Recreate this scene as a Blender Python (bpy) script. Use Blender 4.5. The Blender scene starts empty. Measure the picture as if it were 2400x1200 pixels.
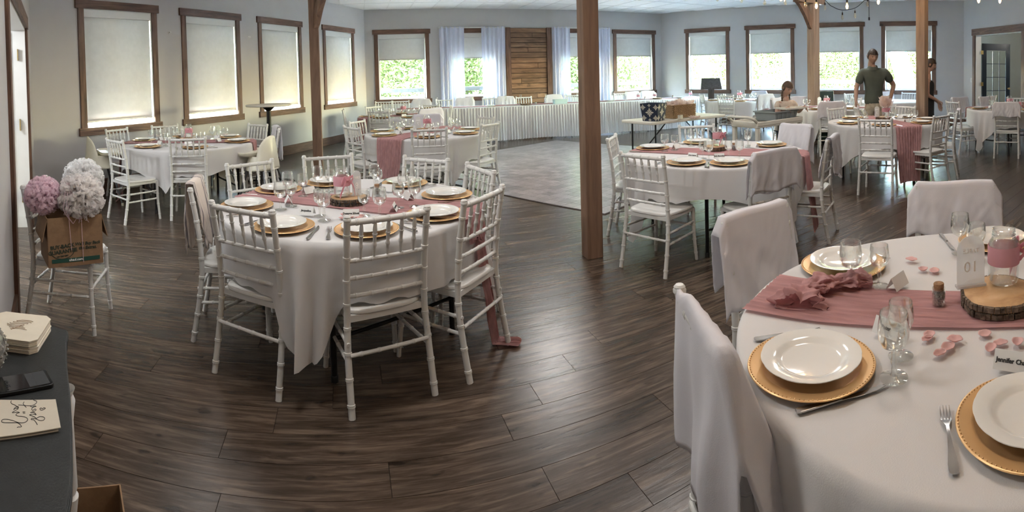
import bpy, bmesh, math, random
from mathutils import Vector, Matrix, noise
sc = bpy.context.scene
COL = sc.collection
PI = math.pi
R = math.radians
rng = random.Random(7)

# ------------------------------------------------------------------ camera, sky, sun, exposure
cam_d = bpy.data.cameras.new('camera')
cam = bpy.data.objects.new('camera', cam_d)
COL.objects.link(cam)
cam_d.type = 'PANO'
cam_d.panorama_type = 'CENTRAL_CYLINDRICAL'
FPX, CY = 1237.29, 205.89            # cylinder focal length and horizon row for the 2400 x 1200 frame
cam_d.central_cylindrical_range_u_min = -1200 / FPX
cam_d.central_cylindrical_range_u_max = 1200 / FPX
cam_d.central_cylindrical_range_v_min = -(1200 - CY) / FPX
cam_d.central_cylindrical_range_v_max = CY / FPX
cam_d.central_cylindrical_radius = 1.0
cam_d.clip_start = 0.05
cam_d.clip_end = 300
RT = [[0.99968, -0.000641, -0.025251], [0, 0.999678, -0.025385], [0.025259, 0.025377, 0.999359]]
cam.matrix_world = Matrix(((RT[0][0], RT[2][0], -RT[1][0], 0), (RT[0][1], RT[2][1], -RT[1][1], 0),
                           (RT[0][2], RT[2][2], -RT[1][2], 1.5463), (0, 0, 0, 1)))
sc.camera = cam

world = bpy.data.worlds.new('world')
sc.world = world
world.use_nodes = True
wn = world.node_tree.nodes
wl = world.node_tree.links
for n in list(wn): wn.remove(n)
wo = wn.new('ShaderNodeOutputWorld'); wb = wn.new('ShaderNodeBackground'); sky = wn.new('ShaderNodeTexSky')
sky.sky_type = 'NISHITA'
sky.sun_disc = False
sky.sun_elevation = R(46)
sky.sun_rotation = R(-80)
sky.air_density = 1.8
sky.dust_density = 0.7
wb.inputs['Strength'].default_value = 6.2
wl.new(sky.outputs[0], wb.inputs['Color']); wl.new(wb.outputs[0], wo.inputs['Surface'])

sun_d = bpy.data.lights.new('sun', 'SUN'); sun_d.energy = 36.0; sun_d.angle = R(0.6); sun_d.color = (1.0, 0.96, 0.90)
sun = bpy.data.objects.new('sun', sun_d); COL.objects.link(sun)
SUN_AZ, SUN_EL = R(-80), R(46)       # clockwise from +Y
sdir = Vector((math.sin(SUN_AZ) * math.cos(SUN_EL), math.cos(SUN_AZ) * math.cos(SUN_EL), math.sin(SUN_EL)))
sun.rotation_euler = sdir.to_track_quat('Z', 'Y').to_euler()
sun.location = sdir * 40

sc.view_settings.view_transform = 'Standard'
sc.view_settings.look = 'None'
sc.view_settings.gamma = 1.0
sc.view_settings.use_curve_mapping = False
sc.view_settings.exposure = 2.45
cy = sc.cycles
cy.use_denoising = True
cy.max_bounces = 8
cy.diffuse_bounces = 4
cy.glossy_bounces = 3
cy.transmission_bounces = 4
cy.transparent_max_bounces = 24
cy.caustics_reflective = False
cy.caustics_refractive = False
cy.sample_clamp_indirect = 6.0
cy.use_adaptive_sampling = True
cy.adaptive_threshold = 0.03

# ------------------------------------------------------------------ materials
def nt(m):
    m.use_nodes = True
    return m.node_tree.nodes, m.node_tree.links

def mat(name, col, rough=0.5, metal=0.0, noise_amt=0.0, noise_scale=30.0, bump=0.0, bump_scale=200.0, spec=0.5,
        emit=None, emit_s=0.0, stretch=None, sheen=0.0, coat=0.0, subsurf=0.0):
    """principled material with a little procedural tone variation and fine relief"""
    m = bpy.data.materials.new(name)
    n, l = nt(m)
    b = n['Principled BSDF']
    b.inputs['Base Color'].default_value = (*col, 1)
    b.inputs['Roughness'].default_value = rough
    b.inputs['Metallic'].default_value = metal
    b.inputs['Specular IOR Level'].default_value = spec
    if sheen: b.inputs['Sheen Weight'].default_value = sheen
    if coat:
        b.inputs['Coat Weight'].default_value = coat
        b.inputs['Coat Roughness'].default_value = 0.08
    if emit:
        b.inputs['Emission Color'].default_value = (*emit, 1)
        b.inputs['Emission Strength'].default_value = emit_s
    if noise_amt or bump:
        tc = n.new('ShaderNodeTexCoord')
        src = tc.outputs['Object']
        if stretch:
            mp = n.new('ShaderNodeMapping'); mp.inputs['Scale'].default_value = stretch
            l.new(src, mp.inputs['Vector']); src = mp.outputs[0]
    if noise_amt:
        t = n.new('ShaderNodeTexNoise'); t.inputs['Scale'].default_value = noise_scale; t.inputs['Detail'].default_value = 4
        l.new(src, t.inputs['Vector'])
        r = n.new('ShaderNodeMapRange')
        r.inputs['From Min'].default_value = 0.3; r.inputs['From Max'].default_value = 0.7
        r.inputs['To Min'].default_value = 1 - noise_amt; r.inputs['To Max'].default_value = 1 + noise_amt * 0.4
        l.new(t.outputs['Fac'], r.inputs['Value'])
        mx = n.new('ShaderNodeMix'); mx.data_type = 'RGBA'; mx.blend_type = 'MULTIPLY'
        mx.inputs['Factor'].default_value = 1
        mx.inputs['A'].default_value = (*col, 1)
        l.new(r.outputs[0], mx.inputs['B'])
        l.new(mx.outputs['Result'], b.inputs['Base Color'])
    if bump:
        t2 = n.new('ShaderNodeTexNoise'); t2.inputs['Scale'].default_value = bump_scale; t2.inputs['Detail'].default_value = 3
        l.new(src, t2.inputs['Vector'])
        bp = n.new('ShaderNodeBump'); bp.inputs['Strength'].default_value = bump; bp.inputs['Distance'].default_value = 0.01
        l.new(t2.outputs['Fac'], bp.inputs['Height']); l.new(bp.outputs[0], b.inputs['Normal'])
    return m

def wood_mat(name, c1, c2, c3, rough=0.6, axis_scale=(1.0, 12.0, 12.0), knots=True, rnd_tone=0.0, world=False, bump=0.25, blotch=0.0):
    """stretched-noise grain between three browns; rnd_tone varies the tone from one piece to the next"""
    m = bpy.data.materials.new(name)
    n, l = nt(m)
    b = n['Principled BSDF']; b.inputs['Roughness'].default_value = rough
    oi = n.new('ShaderNodeObjectInfo')
    at_ = n.new('ShaderNodeAttribute'); at_.attribute_name = 'rnd'
    ad = n.new('ShaderNodeMath'); ad.operation = 'ADD'
    l.new(oi.outputs['Random'], ad.inputs[0]); l.new(at_.outputs['Fac'], ad.inputs[1])
    fr = n.new('ShaderNodeMath'); fr.operation = 'FRACT'; l.new(ad.outputs[0], fr.inputs[0])
    if world:
        tc = n.new('ShaderNodeNewGeometry'); src = tc.outputs['Position']
    else:
        tc = n.new('ShaderNodeTexCoord'); src = tc.outputs['Object']
    rot = n.new('ShaderNodeMapping'); rot.inputs['Rotation'].default_value = (0, 0, -R(18) if world else 0)
    l.new(src, rot.inputs['Vector'])
    off = n.new('ShaderNodeVectorMath'); off.operation = 'SCALE'; off.inputs[0].default_value = (31.0, 17.0, 23.0)
    l.new(fr.outputs[0], off.inputs['Scale'])
    va = n.new('ShaderNodeVectorMath'); va.operation = 'ADD'
    l.new(rot.outputs[0], va.inputs[0]); l.new(off.outputs[0], va.inputs[1])
    mp = n.new('ShaderNodeMapping'); mp.inputs['Scale'].default_value = axis_scale
    l.new(va.outputs[0], mp.inputs['Vector'])
    t1 = n.new('ShaderNodeTexNoise'); t1.inputs['Scale'].default_value = 2.2; t1.inputs['Detail'].default_value = 8
    t1.inputs['Roughness'].default_value = 0.62; t1.inputs['Distortion'].default_value = 0.6
    l.new(mp.outputs[0], t1.inputs['Vector'])
    cr = n.new('ShaderNodeValToRGB')
    cr.color_ramp.elements[0].position = 0.30; cr.color_ramp.elements[0].color = (*c1, 1)
    cr.color_ramp.elements[1].position = 0.72; cr.color_ramp.elements[1].color = (*c3, 1)
    e = cr.color_ramp.elements.new(0.5); e.color = (*c2, 1)
    l.new(t1.outputs['Fac'], cr.inputs['Fac'])
    colout = cr.outputs['Color']
    if rnd_tone:
        r = n.new('ShaderNodeMapRange'); r.inputs['To Min'].default_value = 1 - rnd_tone; r.inputs['To Max'].default_value = 1 + rnd_tone
        l.new(fr.outputs[0], r.inputs['Value'])
        mx = n.new('ShaderNodeMix'); mx.data_type = 'RGBA'; mx.blend_type = 'MULTIPLY'; mx.inputs['Factor'].default_value = 1
        l.new(colout, mx.inputs['A']); l.new(r.outputs[0], mx.inputs['B']); colout = mx.outputs['Result']
    if knots:
        t2 = n.new('ShaderNodeTexNoise'); t2.inputs['Scale'].default_value = 3.5; t2.inputs['Detail'].default_value = 2
        mp2 = n.new('ShaderNodeMapping'); mp2.inputs['Scale'].default_value = (axis_scale[0] * 1.2, axis_scale[1] * 0.22, axis_scale[2] * 0.22)
        l.new(va.outputs[0], mp2.inputs['Vector']); l.new(mp2.outputs[0], t2.inputs['Vector'])
        kr = n.new('ShaderNodeMapRange'); kr.inputs['From Min'].default_value = 0.66; kr.inputs['From Max'].default_value = 0.74
        kr.inputs['To Min'].default_value = 1.0; kr.inputs['To Max'].default_value = 0.45
        l.new(t2.outputs['Fac'], kr.inputs['Value'])
        mk = n.new('ShaderNodeMix'); mk.data_type = 'RGBA'; mk.blend_type = 'MULTIPLY'; mk.inputs['Factor'].default_value = 1
        l.new(colout, mk.inputs['A']); l.new(kr.outputs[0], mk.inputs['B']); colout = mk.outputs['Result']
    if blotch:
        t3 = n.new('ShaderNodeTexNoise'); t3.inputs['Scale'].default_value = 3.0; t3.inputs['Detail'].default_value = 5
        mp3 = n.new('ShaderNodeMapping'); mp3.inputs['Scale'].default_value = (0.6, 2.6, 2.6)
        l.new(va.outputs[0], mp3.inputs['Vector']); l.new(mp3.outputs[0], t3.inputs['Vector'])
        br = n.new('ShaderNodeMapRange'); br.inputs['From Min'].default_value = 0.32; br.inputs['From Max'].default_value = 0.68
        br.inputs['To Min'].default_value = 1 - blotch; br.inputs['To Max'].default_value = 1 + blotch
        l.new(t3.outputs['Fac'], br.inputs['Value'])
        mb_ = n.new('ShaderNodeMix'); mb_.data_type = 'RGBA'; mb_.blend_type = 'MULTIPLY'; mb_.inputs['Factor'].default_value = 1
        l.new(colout, mb_.inputs['A']); l.new(br.outputs[0], mb_.inputs['B']); colout = mb_.outputs['Result']
    l.new(colout, b.inputs['Base Color'])
    bp = n.new('ShaderNodeBump'); bp.inputs['Strength'].default_value = bump; bp.inputs['Distance'].default_value = 0.004
    l.new(t1.outputs['Fac'], bp.inputs['Height']); l.new(bp.outputs[0], b.inputs['Normal'])
    return m

def glass_mat(name, tint=(1, 1, 1), base=0.06, edge=0.75, rough=0.02):
    """thin glass: mostly clear, mirror-like towards grazing angles"""
    m = bpy.data.materials.new(name)
    n, l = nt(m)
    for x in list(n): n.remove(x)
    o = n.new('ShaderNodeOutputMaterial'); mx = n.new('ShaderNodeMixShader')
    t = n.new('ShaderNodeBsdfTransparent'); t.inputs['Color'].default_value = (*tint, 1)
    g = n.new('ShaderNodeBsdfGlossy'); g.inputs['Roughness'].default_value = rough
    g.inputs['Color'].default_value = (0.95, 0.97, 0.96, 1)
    lw = n.new('ShaderNodeLayerWeight'); lw.inputs['Blend'].default_value = 0.35
    mr = n.new('ShaderNodeMapRange'); mr.inputs['To Min'].default_value = base; mr.inputs['To Max'].default_value = edge
    l.new(lw.outputs['Facing'], mr.inputs['Value']); l.new(mr.outputs[0], mx.inputs['Fac'])
    l.new(t.outputs[0], mx.inputs[1]); l.new(g.outputs[0], mx.inputs[2]); l.new(mx.outputs[0], o.inputs['Surface'])
    return m

def fabric_mat(name, col, trans=0.25, noise_amt=0.05, scale=300.0, transp=0.0, noise_scale=6.0, bump=0.15, stretch=None, bdist=0.002):
    """woven cloth that lets some light through; transp > 0 gives an open sheer weave"""
    m = bpy.data.materials.new(name)
    n, l = nt(m)
    for x in list(n): n.remove(x)
    o = n.new('ShaderNodeOutputMaterial')
    d = n.new('ShaderNodeBsdfDiffuse'); d.inputs['Color'].default_value = (*col, 1)
    t = n.new('ShaderNodeBsdfTranslucent'); t.inputs['Color'].default_value = (*col, 1)
    tc = n.new('ShaderNodeTexCoord')
    csrc = tc.outputs['Object']
    if stretch:
        mpp = n.new('ShaderNodeMapping'); mpp.inputs['Scale'].default_value = stretch
        l.new(csrc, mpp.inputs['Vector']); csrc = mpp.outputs[0]
    tn = n.new('ShaderNodeTexNoise'); tn.inputs['Scale'].default_value = noise_scale; tn.inputs['Detail'].default_value = 5
    l.new(csrc, tn.inputs['Vector'])
    r = n.new('ShaderNodeMapRange'); r.inputs['From Min'].default_value = 0.3; r.inputs['From Max'].default_value = 0.7
    r.inputs['To Min'].default_value = 1 - noise_amt; r.inputs['To Max'].default_value = 1.0
    l.new(tn.outputs['Fac'], r.inputs['Value'])
    mm = n.new('ShaderNodeMix'); mm.data_type = 'RGBA'; mm.blend_type = 'MULTIPLY'; mm.inputs['Factor'].default_value = 1
    mm.inputs['A'].default_value = (*col, 1); l.new(r.outputs[0], mm.inputs['B'])
    l.new(mm.outputs['Result'], d.inputs['Color']); l.new(mm.outputs['Result'], t.inputs['Color'])
    if bump:
        wv = n.new('ShaderNodeTexNoise'); wv.inputs['Scale'].default_value = scale
        l.new(csrc, wv.inputs['Vector'])
        bp = n.new('ShaderNodeBump'); bp.inputs['Strength'].default_value = bump; bp.inputs['Distance'].default_value = bdist
        l.new(wv.outputs['Fac'], bp.inputs['Height']); l.new(bp.outputs[0], d.inputs['Normal'])
    mx = n.new('ShaderNodeMixShader'); mx.inputs['Fac'].default_value = trans
    l.new(d.outputs[0], mx.inputs[1]); l.new(t.outputs[0], mx.inputs[2])
    out = mx.outputs[0]
    if transp:
        tr = n.new('ShaderNodeBsdfTransparent'); m2 = n.new('ShaderNodeMixShader'); m2.inputs['Fac'].default_value = transp
        l.new(out, m2.inputs[1]); l.new(tr.outputs[0], m2.inputs[2]); out = m2.outputs[0]
    l.new(out, o.inputs['Surface'])
    return m

M = {}
M['wall'] = mat('wall_paint', (0.51, 0.50, 0.50), 0.85, noise_amt=0.03, noise_scale=3, bump=0.08, bump_scale=150)
M['ceil'] = mat('ceiling_tile', (0.84, 0.84, 0.84), 0.95, noise_amt=0.05, noise_scale=60, bump=0.3, bump_scale=120)
M['tbar'] = mat('ceiling_grid_metal', (0.72, 0.72, 0.72), 0.5)
M['plank'] = wood_mat('vinyl_plank', (0.030, 0.020, 0.013), (0.072, 0.050, 0.036), (0.155, 0.115, 0.086), 0.27,
                      (1.5, 17.0, 17.0), True, 0.12, True, 0.22, 0.38)
M['parquet'] = wood_mat('parquet', (0.21, 0.185, 0.18), (0.31, 0.28, 0.28), (0.41, 0.375, 0.375), 0.28,
                        (5.0, 22.0, 10.0), False, 0.25, False, 0.15)
M['gap'] = mat('floor_gap', (0.03, 0.02, 0.014), 0.8, noise_amt=0.1)
M['trim'] = wood_mat('stained_trim', (0.045, 0.022, 0.014), (0.125, 0.064, 0.04), (0.21, 0.115, 0.075), 0.55, (12.0, 12.0, 1.0), True, 0.12)
M['trimh'] = wood_mat('stained_trim_flat', (0.045, 0.022, 0.014), (0.125, 0.064, 0.04), (0.21, 0.115, 0.075), 0.55, (1.0, 12.0, 12.0), True, 0.12)
M['post'] = wood_mat('timber_post', (0.12, 0.068, 0.044), (0.20, 0.12, 0.078), (0.27, 0.17, 0.115), 0.6, (6.0, 6.0, 0.6), True, 0.12)
M['post_light'] = wood_mat('smooth_timber_post', (0.17, 0.11, 0.072), (0.29, 0.20, 0.14), (0.36, 0.26, 0.185), 0.6, (5.0, 5.0, 0.5), True, 0.1, bump=0.15)
M['barn'] = wood_mat('barn_board', (0.09, 0.045, 0.022), (0.19, 0.10, 0.052), (0.29, 0.165, 0.09), 0.6, (0.8, 5.0, 5.0), True, 0.25)
M['white_paint'] = mat('white_paint', (0.72, 0.72, 0.70), 0.45, noise_amt=0.02, noise_scale=8)
M['vinyl'] = mat('window_vinyl', (0.85, 0.85, 0.84), 0.4, noise_amt=0.02)
M['blind'] = fabric_mat('roller_blind_cloth', (0.79, 0.80, 0.79), 0.044, 0.06, 160, 0.0, 12)
M['sheer'] = fabric_mat('sheer_voile', (0.78, 0.82, 0.98), 0.22, 0.03, 300, 0.12, 6)
M['pane'] = glass_mat('window_glass', (0.97, 0.99, 0.98), 0.03, 0.35)
M['glass'] = glass_mat('drinking_glass', (0.985, 0.99, 0.985), 0.035, 0.95)
M['brass'] = mat('brass', (0.72, 0.55, 0.25), 0.3, 1.0, noise_amt=0.05)
M['black_metal'] = mat('black_metal', (0.02, 0.021, 0.022), 0.4, 0.6, noise_amt=0.1)
M['dark'] = mat('dark_shade', (0.03, 0.03, 0.03), 0.8, noise_amt=0.05)
M['navy'] = mat('navy_door_paint', (0.012, 0.022, 0.035), 0.35, noise_amt=0.1)
M['chair'] = mat('white_resin_chair', (0.70, 0.70, 0.68), 0.32, noise_amt=0.03, noise_scale=10, spec=0.5)
M['linen'] = fabric_mat('white_tablecloth', (0.80, 0.79, 0.79), 0.22, 0.04, 350, 0, 4, 0.2)
M['cover'] = fabric_mat('white_chair_cloth', (0.86, 0.85, 0.89), 0.3, 0.04, 350, 0, 6, 0.2)
M['stripe'] = fabric_mat('striped_throw', (0.78, 0.69, 0.62), 0.2, 0.05, 350, 0, 6, 0.2)
M['pink'] = fabric_mat('dusty_rose_gauze', (0.66, 0.385, 0.385), 0.35, 0.28, 5, 0, 5, 0.8, (1.2, 12, 3), 0.012)
M['pinkb'] = fabric_mat('dusty_rose_gauze_bunch', (0.66, 0.385, 0.385), 0.35, 0.15, 90, 0, 20, 0.6)
M['petal'] = fabric_mat('rose_petal', (0.90, 0.62, 0.60), 0.35, 0.15, 200, 0, 30, 0.2)
M['gold'] = mat('gold_charger', (0.82, 0.52, 0.25), 0.34, 0.55, noise_amt=0.06, noise_scale=8)
M['china'] = mat('white_china', (0.80, 0.79, 0.75), 0.12, noise_amt=0.01, coat=0.6)
M['steel'] = mat('polished_steel', (0.55, 0.54, 0.53), 0.2, 1.0, noise_amt=0.05)
M['card'] = mat('white_card', (0.82, 0.82, 0.80), 0.7, noise_amt=0.02)
M['ink'] = mat('black_ink', (0.02, 0.02, 0.02), 0.6)
M['slice_top'] = wood_mat('wood_slice_face', (0.36, 0.20, 0.09), (0.55, 0.34, 0.17), (0.66, 0.46, 0.26), 0.6, (3.0, 3.0, 3.0), False, 0.1)
M['bark'] = mat('bark', (0.17, 0.125, 0.09), 0.9, noise_amt=0.75, noise_scale=45, bump=0.9, bump_scale=60)
M['frost'] = fabric_mat('frosted_acrylic', (0.80, 0.80, 0.80), 0.6, 0.02, 300, 0.42, 6, 0)
M['paint_white'] = mat('white_lettering', (0.9, 0.9, 0.88), 0.5)
M['ribbon'] = fabric_mat('pink_ribbon', (0.86, 0.46, 0.52), 0.35, 0.06, 200, 0, 10, 0.1)
M['cork'] = mat('cork', (0.33, 0.19, 0.10), 0.9, noise_amt=0.4, noise_scale=120)
M['pebble'] = mat('silver_candy', (0.38, 0.37, 0.36), 0.35, 0.2, noise_amt=0.3, noise_scale=60)
M['cream'] = mat('cream_plastic', (0.76, 0.73, 0.60), 0.35, noise_amt=0.02)
M['grey_leg'] = mat('grey_metal_leg', (0.16, 0.17, 0.18), 0.35, 0.8, noise_amt=0.05)
M['board'] = mat('cardboard', (0.27, 0.165, 0.09), 0.85, noise_amt=0.15, noise_scale=30, bump=0.1, bump_scale=80)
M['table_plastic'] = mat('beige_table_plastic', (0.68, 0.66, 0.58), 0.5, noise_amt=0.03)
M['desk'] = mat('black_desk_paint', (0.022, 0.025, 0.026), 0.45, noise_amt=0.25, noise_scale=25, bump=0.15, bump_scale=200)
M['skin'] = mat('skin', (0.34, 0.215, 0.16), 0.5, noise_amt=0.08, noise_scale=20)
M['skin_pale'] = mat('pale_skin', (0.52, 0.33, 0.25), 0.5, noise_amt=0.08, noise_scale=20)
M['hair'] = mat('dark_brown_hair', (0.03, 0.02, 0.015), 0.6, noise_amt=0.4, noise_scale=60)
M['hair_brown'] = mat('brown_hair', (0.10, 0.06, 0.035), 0.6, noise_amt=0.4, noise_scale=60)
M['shirt'] = mat('dark_green_shirt', (0.075, 0.092, 0.078), 0.85, noise_amt=0.1, noise_scale=14, bump=0.2)
M['blacktop'] = mat('black_dress_cloth', (0.018, 0.022, 0.024), 0.8, noise_amt=0.1, bump=0.2)
M['shorts'] = mat('beige_shorts', (0.42, 0.37, 0.29), 0.85, noise_amt=0.35, noise_scale=18, bump=0.2)
M['creamtop'] = mat('cream_top', (0.62, 0.52, 0.42), 0.85, noise_amt=0.1, bump=0.2)
M['navycloth'] = mat('navy_shorts', (0.02, 0.03, 0.05), 0.85, noise_amt=0.1)

def stripe_mat(name, c1, c2):
    m = fabric_mat(name, c1, 0.2, 0.04, 350, 0, 6, 0.2)
    n, l = m.node_tree.nodes, m.node_tree.links
    tc = n.new('ShaderNodeTexCoord'); sx = n.new('ShaderNodeSeparateXYZ'); l.new(tc.outputs['Object'], sx.inputs[0])
    cr = n.new('ShaderNodeValToRGB'); cr.color_ramp.interpolation = 'CONSTANT'
    mr = n.new('ShaderNodeMapRange'); mr.inputs['From Min'].default_value = -0.2; mr.inputs['From Max'].default_value = 0.2
    l.new(sx.outputs['X'], mr.inputs['Value']); l.new(mr.outputs[0], cr.inputs['Fac'])
    els = cr.color_ramp.elements; els[0].position = 0; els[0].color = (*c1, 1); els[1].position = 0.97; els[1].color = (*c1, 1)
    for p, c in ((.10, c2), (.14, c1), (.18, c2), (.20, c1), (.24, c2), (.28, c1), (.80, c2), (.83, c1), (.86, c2), (.88, c1), (.91, c2)):
        e = els.new(p); e.color = (*c, 1)
    for nd in n:
        if nd.type in ('BSDF_DIFFUSE', 'BSDF_TRANSLUCENT'): l.new(cr.outputs['Color'], nd.inputs['Color'])
    return m
M['stripe_throw'] = stripe_mat('striped_throw_cloth', (0.80, 0.72, 0.66), (0.30, 0.27, 0.28))

# ------------------------------------------------------------------ mesh helpers
class MB:
    def __init__(s): s.v = []; s.f = []; s.mi = []; s.cur = 0
    def add(s, vs, fs, T=None):
        k = len(s.v)
        for p in vs:
            p = Vector(p)
            if T is not None: p = T @ p
            s.v.append(p)
        for f in fs:
            s.f.append([i + k for i in f]); s.mi.append(s.cur)
        return s
    def box(s, c, d, rz=0.0, T=None, taper=1.0):
        x, y, z = d[0] / 2, d[1] / 2, d[2] / 2
        vs = []
        cr, sr = math.cos(rz), math.sin(rz)
        for sz in (-1, 1):
            t = taper if sz > 0 else 1.0
            for sx, sy in ((-1, -1), (1, -1), (1, 1), (-1, 1)):
                px, py = sx * x * t, sy * y * t
                vs.append((c[0] + cr * px - sr * py, c[1] + sr * px + cr * py, c[2] + sz * z))
        return s.add(vs, [(3, 2, 1, 0), (4, 5, 6, 7), (0, 1, 5, 4), (1, 2, 6, 5), (2, 3, 7, 6), (3, 0, 4, 7)], T)
    def tube(s, pts, rad, n=8, cap=True, T=None, sx=1.0):
        pts = [Vector(p) for p in pts]
        if not hasattr(rad, '__len__'): rad = [rad] * len(pts)
        vs = []; fs = []
        up = None
        for i, p in enumerate(pts):
            a = pts[max(i - 1, 0)]; b = pts[min(i + 1, len(pts) - 1)]
            d = (b - a)
            if d.length < 1e-9: d = Vector((0, 0, 1))
            d.normalize()
            if up is None:
                up = Vector((0, 0, 1)) if abs(d.z) < 0.9 else Vector((1, 0, 0))
            u = d.cross(up)
            if u.length < 1e-6: u = d.orthogonal()
            u.normalize(); w = u.cross(d).normalized(); up = w
            for k in range(n):
                an = 2 * PI * k / n
                vs.append(p + u * math.cos(an) * rad[i] * sx + w * math.sin(an) * rad[i])
        for i in range(len(pts) - 1):
            for k in range(n):
                a = i * n + k; b = i * n + (k + 1) % n
                fs.append((a, b, b + n, a + n))
        if cap:
            fs.append(tuple(range(n - 1, -1, -1)))
            fs.append(tuple(range((len(pts) - 1) * n, len(pts) * n)))
        return s.add(vs, fs, T)
    def lathe(s, prof, n=24, c=(0, 0, 0), T=None, wob=None):
        vs = []; fs = []; rows = []
        for r, z in prof:
            if r < 1e-6:
                rows.append([len(vs)]); vs.append((c[0], c[1], c[2] + z))
            else:
                row = []
                for k in range(n):
                    a = 2 * PI * k / n
                    q = r * (wob(a) if wob else 1.0)
                    row.append(len(vs)); vs.append((c[0] + q * math.cos(a), c[1] + q * math.sin(a), c[2] + z))
                rows.append(row)
        for a, b in zip(rows, rows[1:]):
            for k in range(n):
                k2 = (k + 1) % n
                if len(a) == 1 and len(b) == 1: continue
                if len(a) == 1: fs.append((a[0], b[k2], b[k]))
                elif len(b) == 1: fs.append((a[k], a[k2], b[0]))
                else: fs.append((a[k], a[k2], b[k2], b[k]))
        return s.add(vs, fs, T)
    def grid(s, nu, nv, fn, T=None, closed=False):
        vs = [fn(i / (nu - 1), j / (nv - 1)) for i in range(nu) for j in range(nv)]
        fs = []
        for i in range(nu - 1):
            for j in range(nv - 1):
                a = i * nv + j
                fs.append((a, a + nv, a + nv + 1, a + 1))
        return s.add(vs, fs, T)
    def prism(s, poly, z0, z1, T=None):
        n = len(poly)
        vs = [(x, y, z0) for x, y in poly] + [(x, y, z1) for x, y in poly]
        fs = [tuple(range(n - 1, -1, -1)), tuple(range(n, 2 * n))] + [(k, (k + 1) % n, n + (k + 1) % n, n + k) for k in range(n)]
        return s.add(vs, fs, T)
    def mesh(s, name, m, smooth=True, angle=40):
        me = bpy.data.meshes.new(name)
        me.from_pydata([tuple(v) for v in s.v], [], s.f)
        ms = m if isinstance(m, (list, tuple)) else [m]
        for x in ms: me.materials.append(M[x] if isinstance(x, str) else x)
        if len(ms) > 1: me.polygons.foreach_set('material_index', s.mi)
        if smooth:
            me.shade_smooth()
            try: me.set_sharp_from_angle(angle=R(angle))
            except Exception: pass
        me.update()
        return me
    def build(s, name, m, parent=None, loc=None, rz=0.0, smooth=True, angle=40, solid=0.0, bevel=0.0):
        me = s.mesh(name, m, smooth, angle)
        return put(name, me, parent, loc, rz, solid, bevel)

def put(name, me, parent=None, loc=None, rz=0.0, solid=0.0, bevel=0.0):
    o = bpy.data.objects.new(name, me)
    COL.objects.link(o)
    if parent is not None: o.parent = parent
    if loc is not None: o.location = loc
    if rz: o.rotation_euler[2] = rz
    if solid:
        md = o.modifiers.new('thickness', 'SOLIDIFY'); md.thickness = solid; md.offset = 0
    if bevel:
        md = o.modifiers.new('edges', 'BEVEL'); md.width = bevel; md.segments = 2; md.limit_method = 'ANGLE'
    return o

def empty(name, loc=(0, 0, 0), rz=0.0):
    o = bpy.data.objects.new(name, None); COL.objects.link(o)
    o.empty_display_size = 0.1
    o.location = loc; o.rotation_euler[2] = rz
    return o

def tag(o, label, cat, group=None, kind=None):
    o['label'] = label; o['category'] = cat
    if group: o['group'] = group
    if kind: o['kind'] = kind
    return o

def struct(o, label=None):
    o['kind'] = 'structure'
    if label: o['label'] = label
    return o

KIDS = {}
def copy_tree(o, loc=None, rz=None, label=None, group=None, sc_=None):
    if o.name not in KIDS: KIDS[o.name] = list(o.children)
    c = o.copy(); COL.objects.link(c)
    if loc is not None: c.location = loc
    if rz is not None: c.rotation_euler = (0, 0, rz)
    if label: c['label'] = label
    if group: c['group'] = group
    if sc_: c.scale = sc_
    for ch in KIDS[o.name]:
        d = ch.copy(); COL.objects.link(d); d.parent = c
        if ch.name not in KIDS: KIDS[ch.name] = list(ch.children)
        for g in KIDS[ch.name]:
            e = g.copy(); COL.objects.link(e); e.parent = d
    return c

def Tm(loc, rz=0.0, rx=0.0, ry=0.0):
    return Matrix.Translation(Vector(loc)) @ Matrix.Rotation(rz, 4, 'Z') @ Matrix.Rotation(ry, 4, 'Y') @ Matrix.Rotation(rx, 4, 'X')

def text(body, size, m, parent, loc, rot, name='lettering', ext=0.0006, align='CENTER', shear=0.0, bold=0.0, width=None):
    cu = bpy.data.curves.new(name, 'FONT')
    cu.body = body; cu.size = size; cu.extrude = ext; cu.align_x = align; cu.align_y = 'CENTER'; cu.shear = shear
    cu.offset = bold; cu.resolution_u = 2
    cu.materials.append(M[m])
    o = bpy.data.objects.new(name, cu); COL.objects.link(o)
    me = bpy.data.meshes.new_from_object(o); me.name = name
    bpy.data.objects.remove(o); bpy.data.curves.remove(cu)
    if not me.materials: me.materials.append(M[m])
    o = bpy.data.objects.new(name, me); COL.objects.link(o)
    o.parent = parent; o.location = loc; o.rotation_euler = rot
    if width: o.scale = (width, 1, 1)
    return o
# ------------------------------------------------------------------ the room
CEIL = 3.39
LB = Vector((-3.878, 13.681)); BR = Vector((4.763, 16.311)); RD = Vector((10.83, 9.40)); DN = Vector((5.98, -5.50)); NL = Vector((-5.78, 4.50))
THK = 0.16

def wall_frame(p, q):
    """local frame of a wall: origin at p, x along the wall, y outward, z up (room on the right-hand side of p->q)"""
    d = (q - p); L = d.length; d.normalize()
    out = Vector((-d.y, d.x))
    return p, d, out, L

def wall_T(p, d, out):
    return Matrix(((d.x, out.x, 0, p.x), (d.y, out.y, 0, p.y), (0, 0, 1, 0), (0, 0, 0, 1)))

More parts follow.
